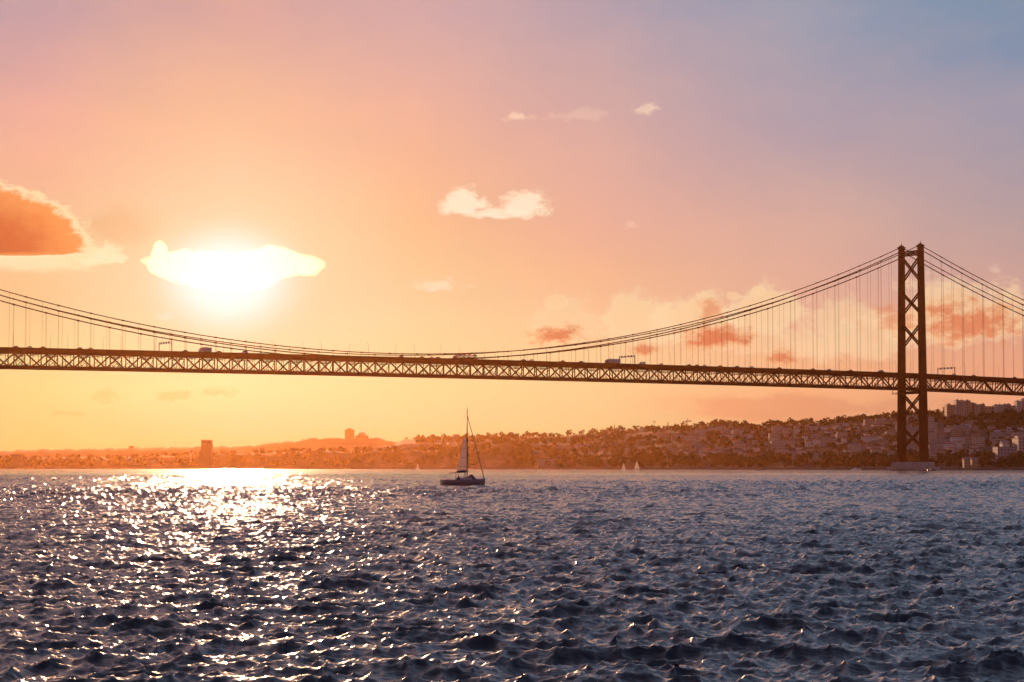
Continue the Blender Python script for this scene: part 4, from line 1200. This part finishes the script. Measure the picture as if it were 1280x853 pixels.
# low grey-gold wisps
for cx, cy, rx, ry in ((134, 498, 26, 13), (222, 496, 34, 11), (272, 493, 28, 9), (84, 518, 40, 5)):
    sky = cloud(sky, cx, cy, rx, ry, (244, 208, 138), (236, 196, 122), amp=1.3, op=.5, e1=.8, flat=1, n=N0)
# the long bank at the lower right
sky = cloud(sky, 1000, 512, 250, 26, (240, 165, 122), (228, 148, 112), amp=.9, op=.65, e1=.7, flat=1, n=N2)
for cx, cy, rx, ry, op in ((715, 408, 52, 42, .55), (800, 400, 62, 46, .75), (872, 398, 66, 38, .75), (955, 392, 62, 40, .7), (1065, 420, 90, 50, .55), (1200, 400, 120, 52, .7), (985, 430, 120, 26, .4), (695, 378, 20, 12, .5), (918, 372, 14, 9, .5), (948, 366, 12, 8, .55)):
    sky = cloud(sky, cx, cy, rx, ry, (250, 214, 172), (248, 206, 160), amp=.9, op=min(1, op * 1.15), e1=.45, flat=1.3, n=N1)
for cx, cy, rx, ry, op in ((698, 420, 40, 20, .9), (806, 438, 26, 12, .8), (898, 424, 62, 22, .95), (980, 448, 26, 13, .8), (1215, 408, 100, 42, .85), (1120, 402, 44, 26, .5), (888, 388, 26, 20, .6)):
    sky = cloud(sky, cx, cy, rx, ry, (238, 162, 112), (222, 118, 80), amp=1.1, op=op, e1=.8, c0=.1, c1=.9, flat=1.2, n=N0)
# the small white cumulus right of the sun, and wisps above
for cx, cy, rx, ry in ((618, 268, 70, 11), (580, 258, 38, 29), (656, 260, 38, 26)):
    sky = cloud(sky, cx, cy, rx, ry, (246, 202, 168), (255, 230, 202), amp=.8, op=.92, e1=.5, c0=.05, c1=.6, flat=1.6, n=N0)
for cx, cy, rx, ry, op in ((646, 147, 24, 9, .6), (810, 140, 24, 10, .55), (735, 146, 50, 12, .22), (547, 359, 40, 12, .75), (790, 283, 16, 9, .3), (1246, 342, 14, 9, .3)):
    sky = cloud(sky, cx, cy, rx, ry, (248, 206, 176), (253, 220, 190), amp=1.5, op=op, e1=.9, flat=1.4, n=N0)
# big dark cloud at the left with a bright rim and a bright base
sky = cloud(sky, 40, 332, 112, 17, (252, 226, 184), (252, 226, 180), amp=.5, op=.85, e1=.7, flat=1, n=N0)
for cx, cy, rx, ry in ((132, 318, 24, 13), (118, 326, 34, 12), (146, 326, 16, 8)):
    sky = cloud(sky, cx, cy, rx, ry, (253, 226, 180), (253, 230, 190), amp=1.0, op=.85, e1=.5, flat=1, n=N0)
sky = cloud(sky, -22, 323, 146, 90, (252, 220, 176), (253, 226, 184), amp=.2, op=.9, e1=.1, flat=8, n=N0)
sky = cloud(sky, -26, 318, 136, 79, (240, 150, 88), (210, 100, 46), amp=.2, op=1.0, e1=.13, c0=.0, c1=.7, flat=9, n=N0)
SC, SW = (236, 234, 222), (231, 233, 229)
sky = mix(smooth(gauss(284, 352, 82, 62, 1.0), .06, .95), sky, (.72, .92, .97, 1))
sky = cloud(sky, 205, 397, 15, 8, SC, SC, amp=1.0, op=.45, e1=.9, flat=1, n=N0)
bg = node('ShaderNodeBackground'); nt.links.new(sky, bg.inputs['Color']); bg.inputs['Strength'].default_value = 1.0
ns = node('ShaderNodeTexSky'); ns.sky_type = 'NISHITA'; ns.sun_disc = False; ns.sun_elevation = SUN_EL; ns.sun_rotation = SUN_AZ; ns.dust_density = 2.0
bg2 = node('ShaderNodeBackground'); nt.links.new(ns.outputs[0], bg2.inputs['Color']); bg2.inputs['Strength'].default_value = .0015
ad = node('ShaderNodeAddShader'); nt.links.new(bg.outputs[0], ad.inputs[0]); nt.links.new(bg2.outputs[0], ad.inputs[1])
wo = node('ShaderNodeOutputWorld'); nt.links.new(ad.outputs[0], wo.inputs['Surface'])
w.cycles.sampling_method = 'MANUAL'; w.cycles.sample_map_resolution = 512

def cloud_mat(dens, aniso, col):
    m = bpy.data.materials.new('cloud_vapour'); m.use_nodes = True; n_ = m.node_tree; n_.nodes.remove(n_.nodes['Principled BSDF'])
    p_ = n_.nodes.new('ShaderNodeVolumePrincipled'); p_.inputs['Color'].default_value = (*col, 1); p_.inputs['Density'].default_value = dens; p_.inputs['Anisotropy'].default_value = aniso
    n_.links.new(p_.outputs[0], n_.nodes['Material Output'].inputs['Volume'])
    return m
def ball():
    me = bpy.data.meshes.new('ball')
    import bmesh
    b_ = bmesh.new(); bmesh.ops.create_icosphere(b_, subdivisions=3, radius=1); b_.to_mesh(me); b_.free()
    V_ = [v.co.copy() for v in me.vertices]; F_ = [tuple(p.vertices) for p in me.polygons]
    bpy.data.meshes.remove(me)
    return V_, F_
BV, BF = ball()
def vapour(label, Y, lobes, dens, aniso=.8, col=(.97, .95, .93), vox=.16, bump=.35, puffs=5, depth=1.4, group=None):
    rn = random.Random(len(label)); m = MB(); px_ = Y / F
    for cx, cy_, rx, ry in lobes:
        subs = [(0, 0, 0, 1.0)] + [(math.cos(a_) * .8, rn.uniform(-.5, .5), abs(math.sin(a_)) * .75 - .1, rn.uniform(.35, .6)) for a_ in [rn.uniform(0, 6.28) for _ in range(puffs)]]
        for ox, oy, oz, q in subs:
            c0 = at(cx + ox * rx, cy_ - oz * ry, Y)
            m.add([(c0.x + v.x * rx * px_ * q, c0.y + oy * ry * px_ + v.y * ry * depth * px_ * q, c0.z + v.z * ry * px_ * q) for v in BV], BF)
    o_ = m.build('cloud', cloud_mat(dens, aniso, col), None, True)
    rmin = min(l_[3] for l_ in lobes) * px_
    md = o_.modifiers.new('union', 'REMESH'); md.mode = 'VOXEL'; md.voxel_size = rmin * vox
    for k_, (f_, s_) in enumerate(((1.1, bump), (.42, bump * .5))):
        tx = bpy.data.textures.new('puff', 'CLOUDS'); tx.noise_scale = rmin * f_; tx.noise_depth = 3
        d_ = o_.modifiers.new('puffs', 'DISPLACE'); d_.texture = tx; d_.texture_coords = 'GLOBAL'; d_.strength = rmin * s_; d_.mid_level = .5
    return tag(o_, label, 'cloud', group)
vapour('bright white cloud veiling the sun at the left', 9000, [(226, 333, 44, 17), (199, 316, 8, 15), (285, 335, 95, 20), (341, 324, 28, 17), (376, 333, 27, 13), (288, 351, 62, 13)], .0060, .68, bump=.8)  # lowest lobe added to keep the sun off more of the far water

hz_ = MB(); hz_.box((0, 3050, 104), (16000, 6500, 222))
hm = bpy.data.materials.new('evening_haze'); hm.use_nodes = True; n2 = hm.node_tree; n2.nodes.remove(n2.nodes['Principled BSDF'])
pv = n2.nodes.new('ShaderNodeVolumePrincipled'); pv.inputs['Color'].default_value = (*AIR_C, 1); pv.inputs['Density'].default_value = HAZE_D; pv.inputs['Anisotropy'].default_value = HAZE_G
n2.links.new(pv.outputs[0], n2.nodes['Material Output'].inputs['Volume'])
tag(hz_.build('haze', hm), kind='stuff')

# ------------------------------------------------------------------ camera and output
cam = bpy.data.cameras.new('camera'); co = bpy.data.objects.new('camera', cam); C.objects.link(co)
co.location = (0, 0, CAMZ); co.rotation_euler = (math.pi / 2 + PITCH, 0, 0)
cam.sensor_width = 36; cam.lens = F / 1280 * 36; cam.clip_start = .5; cam.clip_end = 40000
scene.camera = co
scene.view_settings.view_transform = 'Standard'; scene.view_settings.look = 'None'
scene.view_settings.exposure = 0; scene.view_settings.gamma = 1
scene.render.engine = 'CYCLES'
cy = scene.cycles
cy.use_denoising = True; cy.max_bounces = 6; cy.glossy_bounces = 3; cy.volume_bounces = 0; cy.transparent_max_bounces = 8
cy.use_adaptive_sampling = True; cy.adaptive_threshold = .01
cy.sample_clamp_direct = 0; cy.sample_clamp_indirect = 6
cy.caustics_reflective = False; cy.caustics_refractive = False
